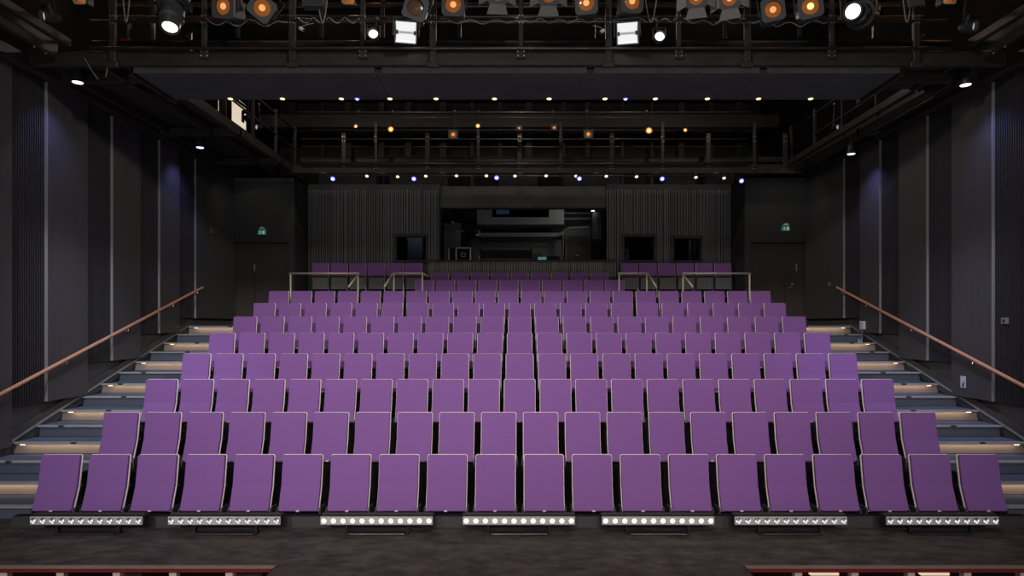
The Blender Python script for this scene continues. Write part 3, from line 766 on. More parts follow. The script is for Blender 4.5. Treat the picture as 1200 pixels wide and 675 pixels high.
# reflector panel below the catwalk
rp = thing('ceiling_reflector', 'wide flat black acoustic board hung under the front catwalk', 'acoustic panel', (0, 9.4, 5.8))
za = at(0, 85, 8.95).z
npan = 4; xs_ = [-5.5, -2.05, 0.9, 3.4, 5.4]
for a, b in zip(xs_, xs_[1:]):
    MB().box(a + 0.003, b - 0.003, 8.96, 10.02, za - 0.0, za + 0.05, 0.002).build('board', panelm, rp)
for a, b in ((-5.5, -2.05), (-1.95, 0.95), (1.05, 3.4), (3.5, 5.4)):
    MB().box(a, b, 8.93, 8.96, za - 0.005, za + 0.085, 0.004).build('front_lip', paneledge, rp)
MB().box(-5.52, -5.46, 8.93, 10.1, za - 0.05, za + 0.12, 0.004).build('side_rail', steelm, rp)
MB().box(5.38, 5.44, 8.93, 10.1, za - 0.05, za + 0.12, 0.004).build('side_rail', steelm, rp)

# downlights along the rear edge of the reflector
def downlight(px, py, Y, lens, label, group, r=0.05, tilt=0.0):
    p = at(px, py, Y)
    t = thing('downlight', label, 'downlight', p, group=group)
    if tilt: t.rotation_euler = (tilt, 0, 0)
    MB().lathe([(r * 1.25, 0.0), (r * 1.25, 0.10), (0, 0.10)], Matrix.Rotation(PI / 2, 4, 'X'), 16).build('can', lampdark, t, smooth=True, world=False)
    l = MB().lathe([(0, -0.012), (r, -0.008), (r * 1.05, 0.0)], Matrix.Rotation(PI / 2, 4, 'X'), 16).build('lens', lens, t, smooth=True, world=False)
    if lens is bluedown: MB().lathe([(0, -0.018), (r * 0.55, -0.015), (r * 0.6, -0.009)], Matrix.Rotation(PI / 2, 4, 'X'), 16).build('lit_core', bluecore, l, smooth=True, world=False)
    return t
fr = [(270, 119.5, 0), (331, 119, 0), (400, 118, 0), (418.5, 117.5, 1), (457, 117, 0), (511, 116.5, 0), (579.5, 116.5, 0), (643.5, 116.5, 0), (709, 117, 0), (733, 117, 1), (768, 117.7, 0), (829, 119.2, 0), (889, 120.7, 0), (950, 122, 0)]
nb = nw = 0
for i, (px, py, b) in enumerate(fr):
    lab = ('tiny blue downlight under the reflector board, %s of two' % ('left' if nb == 0 else 'right')) if b else 'tiny warm downlight along the reflector board edge, ' + ordinal(nw, 12)
    if b: nb += 1
    else: nw += 1
    Yd = (za - ZC) * F / (CY - py) - 0.0
    Yd = min(Yd, 9.97)
    o = downlight(px, py, Yd, bluedown if b else warmdown, lab, 'downlights under the reflector', 0.036)
    o.location.z = za - 0.004
rr = [(390, 209.5, 1), (430, 206.3, 0), (466, 207, 0), (485, 209.5, 1), (499, 206.3, 0), (535, 206, 0), (570, 206, 0), (582, 208.3, 1), (603.5, 206.2, 0), (640, 206, 0), (675, 206.3, 0), (679, 209.3, 1), (710.5, 206.5, 0), (746, 207, 0), (776, 209.5, 1), (815.5, 207.8, 0), (848.5, 208.7, 0), (869, 212, 1)]
nb = nw = 0
for px, py, b in rr:
    if b:
        lab = 'blue spot lamp under the rear catwalk, ' + ordinal(nb, 6) + ' of six'; nb += 1
        downlight(px, py, 14.5, bluedown, lab, 'blue lamps under the rear catwalk', 0.052, math.radians(-55))
    else:
        lab = 'small warm lamp under the rear catwalk, ' + ordinal(nw, 12) + ' of twelve'; nw += 1
        downlight(px, py, 14.6, warmdown, lab, 'warm lamps under the rear catwalk', 0.036, math.radians(-30))
for px, word in ((485, 'left'), (582, 'right')):
    downlight(px, 199.5, 15.2, bluedown, 'dim blue lamp peeking over the rear catwalk beam, %s one' % word, 'blue lamps behind the rear catwalk', 0.045, math.radians(-10))

# ------------------------------------------------------------------ rig: side gantries
for s, word in ((-1, 'left'), (1, 'right')):
    g = thing('side_gantry', 'black steel lighting gantry running along the %s wall' % word, 'catwalk', (s * 6.1, 10, 5.85), group='side gantries')
    def bb(name, xa, xb, y0, y1, z0, z1, m=steelm):
        a, b = sorted((s * xa, s * xb)); return MB().box(a, b, y0, y1, z0, z1, 0.004).build(name, m, g)
    bb('wall_beam', 6.78, 6.95, 6.0, 15.2, 5.84, 5.99)
    bb('beam', 6.30, 6.38, 5.5, 8.62, 5.92, 6.12); bb('beam', 6.12, 6.18, 5.5, 8.62, 6.06, 6.16)
    XI = 5.30 if s < 0 else 6.42
    bb('beam', 6.62, 6.69, 9.4, 14.9, 5.90, 6.05); bb('beam', XI, XI + 0.08, 9.0, 15.1, 5.86, 6.02)
    if s < 0: bb('beam', 5.80, 5.88, 8.9, 15.0, 5.86, 6.04)
    else: bb('beam', 6.22, 6.28, 8.9, 15.1, 5.98, 6.10)
    for y in (9.35, 11.95, 14.1): bb('cross_beam', XI if y > 10 else 5.5, 6.9, y, y + 0.08, 5.86, 6.0)
    MB().tube((s * (XI + .04), 10.1, 6.45), (s * (XI + .04), 15.1, 6.45), 0.02, 8).build('rail', pipem, g, smooth=True)
    MB().tube((s * (XI + .04), 10.1, 6.9), (s * (XI + .04), 15.1, 6.9), 0.02, 8).build('rail', pipem, g, smooth=True)
    for y in (10.2, 11.4, 12.6, 13.8, 15.0): MB().box(s * (XI + .04) - 0.03, s * (XI + .04) + 0.03, y, y + 0.05, 6.02, 7.0, 0.004).build('post', steelm, g)
    bb('grating', XI + .08, 6.78, 9.45, 15.0, 6.06, 6.09, mat('grating_brown_%s' % word, (0.02, 0.017, 0.016), 0.8))
    for x, y in ((6.90, 9.6), (6.75, 11.94), (XI + .3, 11.94), (XI + .04, 10.6), (XI + .04, 12.5), (XI + .04, 13.4), (6.34, 8.5), (6.34, 8.3)):
        q = MB()
        for dz in (0, 0.07): q.tube((s * x, y - 0.06, 5.9 + dz), (s * x, y - 0.045, 5.9 + dz), 0.012, 8)
        q.build('bolt_group', boltm, g)
# violet wall washers
for px, py, d, s, lab in ((91, 96, 9.14, -1, 'violet glowing wall washer under the left gantry, nearer one'), (234.5, 172.5, 12.63, -1, 'violet glowing wall washer under the left gantry, farther one'),
                     (1131.5, 99, 9.08, 1, 'violet glowing wall washer under the right gantry, nearer one'), (997.5, 180, 12.2, 1, 'violet glowing wall washer under the right gantry, farther one')):
    t = thing('wall_washer', lab, 'stage light', at(px, py, d), group='violet wall washers')
    MB().lathe([(0.075, -0.01), (0.08, 0.05), (0.06, 0.16), (0, 0.17)], Matrix.Rotation(PI / 2, 4, 'X'), 16).build('can', lampdark, t, smooth=True, world=False)
    MB().lathe([(0, -0.02), (0.066, -0.012), (0.07, 0.0)], Matrix.Rotation(PI / 2, 4, 'X'), 16).build('lens', bluehalo, t, smooth=True, world=False)
    MB().tube((0, 0, 0.16), (0, 0, 0.26), 0.012).build('stem', lampdark, t, world=False)
    L = bpy.data.lights.new('washer_beam', 'SPOT'); L.energy = 34; L.color = (0.32, 0.34, 1.0); L.spot_size = math.radians(80); L.spot_blend = 1; L.shadow_soft_size = 0.05
    lo = bpy.data.objects.new('washer_beam', L); COL.objects.link(lo); lo.location = t.location + Vector((0, 0, -0.06))
    tgt = Vector((s * 7.0, t.location.y + 0.2, 4.6)); lo.rotation_euler = (tgt - lo.location).to_track_quat('-Z', 'Y').to_euler()

# ------------------------------------------------------------------ rig: rear catwalk
YC = 14.75
rt = thing('rear_catwalk', 'black steel lighting catwalk across the back of the room', 'catwalk', (0, YC, 5.85))
bar(rt, 'beam', -5.4, 6.6, 193.5, 203, YC + 0.02, 0.10, steelm)
bar(rt, 'beam', -5.3, 6.5, 183.5, 190, YC + 0.5, 0.08, steelm)
for py, r, yy in ((191.6, 0.022, YC - 0.04), (172, 0.020, YC), (163, 0.020, YC), (152, 0.014, YC + 0.7), (137.5, 0.016, YC + 0.1), (131.5, 0.024, YC - 0.2)):
    z = at(0, py, yy).z; MB().tube((-5.1, yy, z), (5.3, yy, z), r, 8).build('pipe', pipem, rt, smooth=True)
MB().tube((-3.5, YC - 0.1, at(0, 207, YC).z), (4.6, YC - 0.1, at(0, 207.5, YC).z), 0.02, 8).build('lower_pipe', pipem, rt, smooth=True)
for i, px in enumerate((403, 440.5, 501, 560.5, 609, 657, 717, 776.5, 830, 884, 920)):
    x = at(px, 0, YC).x
    wd = 0.05 if i % 2 == 0 else 0.035
    p = MB().box(x - wd, x + wd, YC - 0.02, YC + 0.03, 5.95, 7.0 if i % 2 else 6.75, 0.005).build('post', steelm, rt)
    q = MB()
    for py in (160.5, 165.5):
        z = at(0, py, YC).z
        for dx in (-0.025, 0.025): q.tube((x + dx, YC - 0.03, z), (x + dx, YC - 0.02, z), 0.011, 8)
    z = at(0, 196, YC).z
    for dx in (-0.03, 0.03):
        for dz in (-0.03, 0.03): q.tube((x + dx, YC - 0.01, z + dz), (x + dx, YC + 0.018, z + dz), 0.012, 8)
    q.build('bolt_group', boltm, p)
MB().box(-5.3, 6.5, YC + 0.1, YC + 0.9, 6.04, 6.06).build('deck', steelm, rt)
for i in range(16):
    x = -6.6 + i * 0.86 + random.uniform(-0.2, 0.2); wv = random.uniform(0.06, 0.2)
    MB().box(x, x + wv, 18.2, 18.3, 6.0, 8.7).build('wall_stud', steelm, wb)
for i, (x0, x1) in enumerate(((-5.6, -4.0), (-3.6, -2.0), (-0.6, 0.5), (1.2, 2.8), (4.0, 4.9), (5.2, 6.0))):
    t = MB().box(x0, x1, 17.6, 17.9, 6.1, 6.75, 0.01).build('ventilation_box', mat('vent_grey_%d' % i, (0.05, 0.05, 0.055), 0.7, var=0.2, vscale=4))
    tag(t, 'dark grey duct box above the rear wall, ' + ordinal(i, 6) + ' of six', 'duct', 'duct boxes above the rear wall')
for y, z in ((17.0, 7.6), (12.3, 8.3), (6.8, 8.3)):
    o = MB().box(-7, 7, y, y + 0.18, z, z + 0.35, 0.01).build('ceiling_beam', steelm); o['kind'] = 'structure'

# ------------------------------------------------------------------ stage lamps
def place(t, p, tilt=0, pan=0, roll=0):
    t.location = p; t.rotation_euler = Euler((math.radians(tilt), math.radians(roll), math.radians(pan)), 'XYZ')
def clamp_to(t, p, zp, m=lampdark, yp=None):
    """hanging arm from the lamp up to its pipe, in the lamp's own frame"""
    inv = (Matrix.Translation(t.location) @ t.rotation_euler.to_matrix().to_4x4()).inverted()
    yp = p.y + 0.12 if yp is None else yp
    a = inv @ Vector((p.x, p.y + 0.16, p.z + 0.15)); b = inv @ Vector((p.x, yp, zp))
    MB().tube(a, b, 0.014, 8).tube(b, inv @ Vector((p.x, yp, zp + 0.04)), 0.035, 8).build('hanging_clamp', m, t, world=False)
def fresnel(label, p, half, tilt, pan, roll, lens, core, zp, barn=False, group='amber lamps on the front catwalk', corescale=0.31, yp=None, frame=framem):
    t = thing('stage_lamp', label, 'stage light', group=group)
    place(t, p, tilt, pan, roll); h = half
    MB().ringplate(h, h * 0.72, -0.012, 0.0).build('gel_frame', frame, t, world=False)
    MB().box(-h * 0.9, h * 0.9, 0.04, h * 2.1, -h * 0.9, h * 0.9, h * 0.18).lathe([(h * 0.80, 0.0), (h * 0.80, 0.05)], None, 24).build('lamp_body', lampm, t, world=False)
    l = MB().lathe([(0, 0.004), (h * 0.4, 0.009), (h * 0.7, 0.024), (h * 0.72, 0.035)], None, 24).build('lens', lens, t, smooth=True, world=False)
    if core:
        MB().lathe([(0, -0.004), (h * corescale * 0.7, -0.001), (h * corescale, 0.012)], None, 20).build('lit_filament', core, l, smooth=True, world=False)
    f = MB()
    for s in (-1, 1): f.box(s * h * 1.12 - 0.006, s * h * 1.12 + 0.006, h * 0.7, h * 1.1, -0.02, h * 1.5)
    f.box(-h * 1.12, h * 1.12, h * 0.7, h * 1.1, h * 1.48, h * 1.54)
    f.build('yoke', lampdark, t, world=False)
    if barn:
        for ax in range(4):
            M = Matrix.Rotation(ax * PI / 2, 4, 'Y') @ Matrix.Translation((0, -0.012, -h)) @ Matrix.Rotation(math.radians(28), 4, 'X')
            q = MB(); q.prism([(-h * 0.75, 0), (h * 0.75, 0), (h * 1.05, -h * 0.95), (-h * 1.05, -h * 0.95)], -0.002, 0.002, Matrix.Identity(4))
            for v in q.bm.verts: v.co = M @ v.co
            q.build('barn_door', barnm, t, world=False)
    clamp_to(t, p, zp, yp=yp)
    return t
ZP = 7.12
unlit = mat('unlit_brown_lens', (0.13, 0.075, 0.045), 0.2)
fl_ = [ # px, py, half, tilt, pan, roll, lens, core, barn, words
    (261, 7, .155, 12, -8, 8, amber, ambercore, 0, 'amber lamp in grey square frame, leftmost of the front catwalk'),
    (307, 9, .155, 20, 25, 35, amber, ambercore, 0, 'amber lamp turned diamond-wise between first two catwalk posts at left'),
    (487, 9, .155, 10, 10, 18, unlit, None, 0, 'unlit square stage lamp above the left floodlight'),
    (531, 5, .150, 8, 0, 2, amber, ambercore, 0, 'amber square stage lamp right of the unlit one'),
    (583, -8, .135, 12, 4, 0, amber, ambercore, 1, 'stage lamp with barn doors left of the middle post'),
    (643, -6, .135, 16, 0, 0, amber, ambercore, 1, 'stage lamp with barn doors right of the middle post'),
    (687, 3, .150, 10, -6, -3, amber, ambercore, 0, 'amber square stage lamp left of the right floodlight'),
    (741, 1, .150, 10, 6, 2, amber, ambercore, 0, 'amber square stage lamp directly above the right floodlight'),
    (816, -3, .135, 12, -10, -2, amber, ambercore, 1, 'stage lamp with barn doors, third one from the left'),
    (855, -2, .135, 12, -14, -3, amber, ambercore, 1, 'stage lamp with barn doors, rightmost'),
    (906, 11, .150, 10, -14, -8, amber, ambercore, 0, 'dim orange square stage lamp right of the barn doors'),
    (950, 7, .155, 10, -16, -8, amber, amberhot, 0, 'bright amber square stage lamp, rightmost of the square ones')]
for (px, py, h, ti, pa, ro, le, cr, bn, lab) in fl_:
    t = fresnel(lab, at(px, py, YF - 0.30), h, ti, pa, ro, le, cr, ZP, bool(bn), yp=YF - 0.05)
# plain amber lamps half out of the frame
for px, lab in ((93, 'amber glowing lamp at the top edge above left gantry'), (1113, 'amber glowing lamp at the top edge above right gantry'), (408, 'amber lamp at the top edge between second and third left posts')):
    p = at(px, -3, YF + 1.0)
    t = fresnel(lab, p, .10, 10, 0, 0, amber, amberhot, 7.6, yp=YF + 1.25, group='half hidden amber lamps')
    L = bpy.data.lights.new('amber_spill', 'POINT'); L.energy = 3; L.color = (1, 0.45, 0.15); L.shadow_soft_size = 0.08
    lo = bpy.data.objects.new('amber_spill', L); COL.objects.link(lo); lo.location = p + Vector((0, -0.2, 0))
# large profile spots
def profile_spot(label, p, tilt, pan, roll, r, ln, lens, zp, body=lampm):
    t = thing('profile_spotlight', label, 'stage light', group='profile spotlights on the front catwalk'); place(t, p, tilt, pan, roll)
    MB().lathe([(r * .72, 0.0), (r * .80, 0.0), (r * .82, r * .9), (r, r * 1.0), (r, ln * .6), (r * 1.25, ln * .62), (r * 1.3, ln * .95), (r * .8, ln), (0, ln)], None, 28).build('lamp_body', body, t, smooth=True, world=False)
    l = MB().lathe([(0, 0.005), (r * .45, 0.010), (r * .72, 0.03)], None, 24).build('lens', lampdark, t, smooth=True, world=False)
    MB().lathe([(0, -0.006), (r * .40, -0.001), (r * .62, 0.02)], None, 24).build('lit_lens', lens, l, smooth=True, world=False)
    f = MB()
    for s in (-1, 1): f.box(s * r * 1.45 - 0.008, s * r * 1.45 + 0.008, ln * .5, ln * .62, -0.03, r * 2.2)
    f.box(-r * 1.45, r * 1.45, ln * .5, ln * .62, r * 2.15, r * 2.25); f.build('yoke', lampdark, t, world=False)
    q = MB().box(-r * 1.65, -r * 1.48, ln * .45, ln * .66, -0.04, 0.04, 0.01); q.build('yoke_knob', lampdark, t, world=False)
    q = MB().box(r * 1.48, r * 1.65, ln * .45, ln * .66, -0.04, 0.04, 0.01); q.build('yoke_knob', lampdark, t, world=False)
    MB().box(r * .7, r * .75, r * 1.2, ln * .55, -r * .8, -r * .6).build('gate_trim', framem, t, world=False)
    clamp_to(t, p, zp, yp=YF - 0.05)
    return t
profile_spot('large grey profile spotlight pointing steeply down at upper left', at(199, 33, YF - 0.40), 68, 5, -4, .15, .62, whitehot, ZP)
profile_spot('large black profile spotlight aimed left at upper right', at(999, 13, YF - 0.40), 14, -42, 0, .15, .62, whitehot, ZP, lampdark)
# rectangular floods
for px, py, tilt, pan, lab in ((475.5, 38, 8, 6, 'white lit rectangular floodlight on the catwalk, left one'), (735.5, 39, 8, -6, 'white lit rectangular floodlight on the catwalk, right one')):
    t = thing('floodlight', lab, 'floodlight', group='rectangular floodlights'); p = at(px, py, YF - 0.25); place(t, p, tilt, pan, 2 if px < 600 else -2)
    wv, hv = 0.150, 0.150
    fr_ = MB().box(-wv, wv, -0.01, 0.02, hv - 0.016, hv, 0.003).box(-wv, wv, -0.01, 0.02, -hv, -hv + 0.016, 0.003).box(-wv, -wv + 0.016, -0.01, 0.02, -hv, hv, 0.003).box(wv - 0.016, wv, -0.01, 0.02, -hv, hv, 0.003)
    fr_.build('front_frame', framem, t, world=False)
    r = MB(); prof = [(-hv + 0.016, 0.0), (-hv * .55, 0.06), (0, 0.09), (hv * .55, 0.06), (hv - 0.016, 0.0)]
    for (z0, y0), (z1, y1) in zip(prof, prof[1:]):
        v = [r.bm.verts.new((x, y, z)) for x, y, z in ((-wv + .016, y0, z0), (wv - .016, y0, z0), (wv - .016, y1, z1), (-wv + .016, y1, z1))]; r.bm.faces.new(v)
    r.build('reflector', floodrefl, t, world=False)
    MB().tube((-wv * .72, 0.035, 0.01), (wv * .72, 0.035, 0.01), 0.016, 10).build('lit_tube', floodtube, t, world=False)
    MB().box(-wv * .86, -wv * .68, 0.02, 0.06, -0.012, 0.032).build('tube_socket', lampdark, t, world=False); MB().box(wv * .68, wv * .86, 0.02, 0.06, -0.012, 0.032).build('tube_socket', lampdark, t, world=False)
    MB().box(-wv * .75, wv * .75, 0.093, 0.16, -hv * .7, hv * .7, 0.02).build('housing', lampdark, t, world=False)
    f = MB().box(-wv - 0.03, -wv - 0.015, 0.03, 0.06, -0.03, hv + 0.05).box(wv + 0.015, wv + 0.03, 0.03, 0.06, -0.03, hv + 0.05).box(-wv - 0.03, wv + 0.03, 0.03, 0.06, hv + 0.04, hv + 0.055); f.build('yoke', lampdark, t, world=False)
    clamp_to(t, p, at(0, 25, YF).z, yp=YF - 0.02)
# round PAR lamps
def par(label, p, tilt, pan, r, lens, zp, yp, ring=lampdark, group='round lamps', hot=None):
    t = thing('par_lamp', label, 'stage light', group=group); place(t, p, tilt, pan)
    MB().lathe([(r * .84, -0.035), (r, -0.04), (r, 0.05), (r * .8, r * 1.6), (r * .4, r * 2.1), (0, r * 2.1)], None, 24).build('can', ring, t, smooth=True, world=False)
    l = MB().lathe([(0, -0.005), (r * .5, 0.0), (r * .84, 0.015)], None, 24).build('lens', lens, t, smooth=True, world=False)
    if hot: MB().lathe([(0, -0.012), (r * .35, -0.008), (r * .5, 0.0)], None, 20).build('lit_core', hot, l, smooth=True, world=False)
    f = MB()
    for s in (-1, 1): f.box(s * r * 1.12 - 0.006, s * r * 1.12 + 0.006, 0.02, 0.06, -0.02, r * 1.6)
    f.box(-r * 1.12, r * 1.12, 0.02, 0.06, r * 1.55, r * 1.65); f.build('yoke', lampdark, t, world=False)
    clamp_to(t, p, zp, yp=yp)
    return t
z25 = at(0, 25, YF).z
par('white lit round lamp left of the left floodlight', at(437.5, 40, YF - 0.2), 6, 8, .075, glow('par_lens', (1.0, 0.97, 0.97), 1.6), z25, YF - 0.02, lampm)
par('white lit round lamp right of the right floodlight', at(773, 43, YF - 0.2), 6, -6, .075, glow('par_lens_hot', (1.0, 1.0, 1.0), 3), z25, YF - 0.02, lampm)
par('round lamp with streaked white lens above the left gantry', at(52.5, 19, 8.2), 16, -30, .085, whitedim, 6.9, 8.3)
par('round lamp with streaked white lens above the right gantry', at(1140, 31, 8.2), 16, 30, .080, whitedim, 6.9, 8.3)
par('small dim white lamp left of the rear catwalk', at(301, 149, 13.2), 10, -20, .060, whitedim, 6.9, 13.3)
par('small dim white lamp right of the rear catwalk', at(981, 149, 13.2), 10, 20, .060, whitedim, 6.9, 13.3)
# rear lamps
zr = at(0, 131.5, YC - 0.2).z
ra = [(417, 148, 'round', .05, 0), (458, 151.5, 'round', .075, 1), (560, 147.5, 'round', .06, 2), (608.5, 150, 'sq', .058, 0), (649.5, 149.5, 'sq', .066, 0), (803, 152.5, 'round', .05, 0), (531, 157.5, 'sq', .105, 0), (689.5, 157, 'sq', .105, 0), (760.5, 153, 'round', .085, 1)]
ra.sort()
amberring = glow('amber_ring_lens', (1.0, 0.30, 0.06), 0.85)
cnt = {'round': 0, 'sq': 0}; tot = {'round': sum(1 for r in ra if r[2] == 'round'), 'sq': sum(1 for r in ra if r[2] == 'sq')}
for px, py, kd, r, hot in ra:
    p = at(px, py, YC - 0.5)
    if kd == 'round':
        lab = 'round orange glowing lamp on the rear catwalk, ' + ordinal(cnt[kd], tot[kd]) + ' of five'
        par(lab, p, 6, (609 - px) * 0.03, r, amberring, zr, YC - 0.2, group='orange lamps on the rear catwalk', hot=amberhot)
    else:
        lab = 'square framed orange lamp on the rear catwalk, ' + ordinal(cnt[kd], tot[kd]) + ' of four'
        fresnel(lab, p, r, 6, (609 - px) * 0.03, 0, amber, ambercore, zr, group='orange lamps on the rear catwalk', yp=YC - 0.2, frame=framem if r > .1 else lampm)
    cnt[kd] += 1
# dark moving head against the lit opening
p = at(289, 139, 13.6); t = thing('moving_head_lamp', 'black moving lamp silhouetted against the lit opening', 'stage light', p)
MB().lathe([(0.0, -0.02), (0.07, -0.02), (0.09, 0.05), (0.10, 0.16), (0.06, 0.22), (0, 0.22)], Matrix.Rotation(math.radians(-35), 4, 'Z') @ Matrix.Rotation(math.radians(20), 4, 'X'), 20).build('lamp_head', blackm, t, smooth=True, world=False)
f = MB().box(-0.13, -0.11, 0.04, 0.14, -0.05, 0.16).box(0.11, 0.13, 0.04, 0.14, -0.05, 0.16).box(-0.13, 0.13, 0.02, 0.16, 0.15, 0.20, 0.02); f.build('yoke', blackm, t, world=False)
MB().tube((-0.35, 0.05, 0.5), (0.02, 0.05, 0.22), 0.03).tube((0, 0.1, 0.26), (0, 0.1, 0.8), 0.02).build('hanging_arm', blackm, t, world=False)
# grey ballast box
p = at(367, 2, YF - 0.2); t = thing('ballast_box', 'grey ballast box hanging at the top edge left of centre', 'box', p)
MB().box(-0.16, 0.13, 0, 0.15, -0.05, 0.15, 0.01).build('case', lampm, t, world=False); MB().tube((0, 0.07, 0.15), (0, 0.12, 0.72), 0.015).build('hanger', lampdark, t, world=False)
p = at(1074, 2, YF - 0.2); t = thing('hanging_board', 'pale grey board hanging at the top edge upper right', 'board', p)
MB().box(-0.1, 0.11, 0, 0.05, -0.05, 0.2, 0.006, Matrix.Rotation(math.radians(-14), 4, 'Y')).build('board', framem, t, world=False); MB().tube((0, 0.02, 0.15), (0, 0.12, 0.72), 0.012).build('hanger', lampdark, t, world=False)
# small white lamp holders on the cable
for px, py, lab in ((354, 34.5, 'small white lamp holder dangling by the third post from left'), (705.5, 37, 'small white lamp holder dangling left of the right floodlight')):
    p = at(px, py, YF - 0.15); t = thing('lamp_holder', lab, 'lamp holder', p, group='dangling lamp holders'); rx = 1 if px < 600 else -1
    MB().tube((-0.03 * rx, 0, 0.02), (0.03 * rx, -0.01, -0.015), 0.022, 12).build('holder', paper, t, smooth=True, world=False); MB().tube((0.026 * rx, -0.012, -0.013), (0.034 * rx, -0.014, -0.018), 0.02, 12).build('socket', lampdark, t, world=False)
    MB().poly([(-0.03 * rx, 0, 0.02), (0.0, 0.03, 0.06), (0.06 * rx, 0.06, 0.10), (0.12 * rx, 0.1, 0.13)], 0.006).build('lead', cablem, t, world=False)
# cables winding along the front pipe
def cable(px0, px1, amp, turns, lab, m=cablem, sag=0.0, py=25, r=0.008):
    Yc = YF - 0.03; n = 40; pts = []
    ph = random.uniform(0, 6)
    for i in range(n + 1):
        u = i / n; p = at(px0 + (px1 - px0) * u, py, Yc)
        pts.append((p.x, Yc - 0.03 + 0.03 * math.cos(ph + turns * 2 * PI * u), p.z - sag * math.sin(PI * u) + amp * math.sin(ph + turns * 2 * PI * u)))
    o = MB().poly(pts, r).build('hanging_cable', m); tag(o, lab, 'cable', 'cables along the front catwalk')
for a, b, tn, sg, am, lab in ((244, 300, 2.2, .05, .03, 'first'), (300, 338, 1.2, .06, .03, 'second'), (348, 422, 4, .0, .035, 'third'), (516, 606, 3, .02, .025, 'fourth'), (614, 706, 4, .01, .025, 'fifth'), (750, 792, 3, 0, .02, 'sixth'), (800, 872, 3, .03, .025, 'seventh'), (880, 970, 3.2, .06, .03, 'eighth')):
    cable(a, b, am, tn, 'grey cable winding round the front catwalk pipe, %s from left' % lab, sag=sg)
for px, w_, lab in ((378, 12, 'grey cable loop under the ballast box'), (1063, 10, 'grey hanging cable loop at upper right of the catwalk'), (763, 14, 'grey cable loop right of the right floodlight'), (148, 8, 'grey hanging cable left of the steep spotlight')):
    pts = []
    for i in range(15):
        u = i / 14; pts.append(at(px + w_ * (u - .5), -4 + 30 * math.sin(PI * u), YF - 0.1))
    tag(MB().poly(pts, 0.008).build('hanging_cable', cablem), lab, 'cable', 'hanging cable loops')
for px, lab in ((115, 'thin dark cable hanging under the left end of front catwalk'), (122, 'thin dark cable beside the left reflector corner')):
    tag(MB().poly([at(px - 16, 68, YF), at(px - 8, 82, YF), at(px, 93, YF)] if px == 115 else [at(130, 66, YF), at(127, 74, YF), at(124, 90, YF)], 0.006).build('hanging_cable', cablem), lab, 'cable', 'dark cables at left')
o = MB().prism([(0, 0), (0.16, 0), (0, 0.06)], 0, 0.03, Matrix.Translation(at(140, 48.5, YF + 0.9))).build('red_wedge', redgel); tag(o, 'small red plastic wedge lying on the front catwalk', 'wedge')
# ring cable coil at upper left
o = MB()
pts = [at(165 + 15 * math.cos(a / 24 * 2 * PI), 40 + 22 * math.sin(a / 24 * 2 * PI), YF + 0.6) for a in range(25)]
o.poly(pts, 0.02); tag(o.build('cable_coil', darkcable), 'black coiled cable on the catwalk left of the steep spotlight', 'cable coil')

# ------------------------------------------------------------------ small things on the right wall
p = at(1129.5, 448, 9.0)
def wall_y(px): return 6.955 * F / (px - CX)
y = wall_y(1129.5); z = ZC - 66 * y / F
t = thing('wall_notice', 'white and blue paper notice on the right wall panel', 'notice', (6.95, y, z))
MB().box(6.938, 6.95, y - 0.055, y + 0.055, z - 0.085, z + 0.095, 0.001).build('sheet', paper, t); MB().prism([(y - 0.04, z - 0.07), (y + 0.03, z - 0.06), (y - 0.03, z + 0.03)], 6.934, 6.938, Matrix(((0, 1, 0, 0), (1, 0, 0, 0), (0, 0, 1, 0), (0, 0, 0, 1)))).build('blue_print', paperblue, t)
y = wall_y(1012.5); z = ZC - 0 * y / F
t = thing('wall_box', 'white electrical box low on the right wall by top step', 'electrical box', (6.95, y, z))
MB().box(6.90, 6.955, y - 0.07, y + 0.07, z - 0.07, z + 0.10, 0.006).build('box', paper, t); MB().poly([(6.92, y, z - 0.07), (6.90, y - 0.03, z - 0.2), (6.88, y - 0.06, z - 0.28)], 0.012).build('lead', paperblue, t)
y = wall_y(1007.5) - 0.5; p = at(1007, 402, 12.6)
t = thing('paper_note', 'white paper note standing against an upper step on the right', 'notice', p)
MB().box(-0.03, 0.05, 0, 0.004, -0.085, 0.08, 0.001, Matrix.Rotation(math.radians(10), 4, 'Y')).build('sheet', paper, t, world=False); MB().box(-0.02, 0.04, -0.003, 0, 0.03, 0.07, 0, Matrix.Rotation(math.radians(10), 4, 'Y')).build('blue_print', paperblue, t, world=False)
y = 7.02 * F / (1181.5 - CX); z = ZC + 6 * y / F
t = thing('wall_socket', 'grey square socket plate on the right ribbed panel', 'socket', (6.98, y, z))
MB().box(6.955, 6.99, y - 0.06, y + 0.06, z - 0.045, z + 0.045, 0.005).build('plate', grey2, t); MB().tube((6.95, y, z), (6.957, y, z), 0.022, 14).build('insert', lampdark, t)
y = wall_y(972); z = ZC + 49 * y / F
t = thing('wall_switch', 'small pale switch plate beside the right exit door', 'switch', (6.95, y, z))
MB().box(6.94, 6.957, y - 0.05, y + 0.05, z - 0.045, z + 0.045, 0.004).build('plate', grey2, t); MB().box(6.934, 6.941, y - 0.02, y + 0.02, z - 0.02, z + 0.02, 0.002).build('rocker', grey1, t)
y = 6.955 * F / (CX - 248); z = ZC + 111 * y / F
t = thing('wall_sensor', 'small pale sensor plate on the left wall near the exit door', 'sensor', (-6.95, y, z))
MB().box(-6.957, -6.93, y - 0.07, y + 0.07, z - 0.05, z + 0.05, 0.005).build('plate', grey1, t); MB().tube((-6.932, y, z), (-6.92, y, z), 0.02, 12).build('eye', lampdark, t)

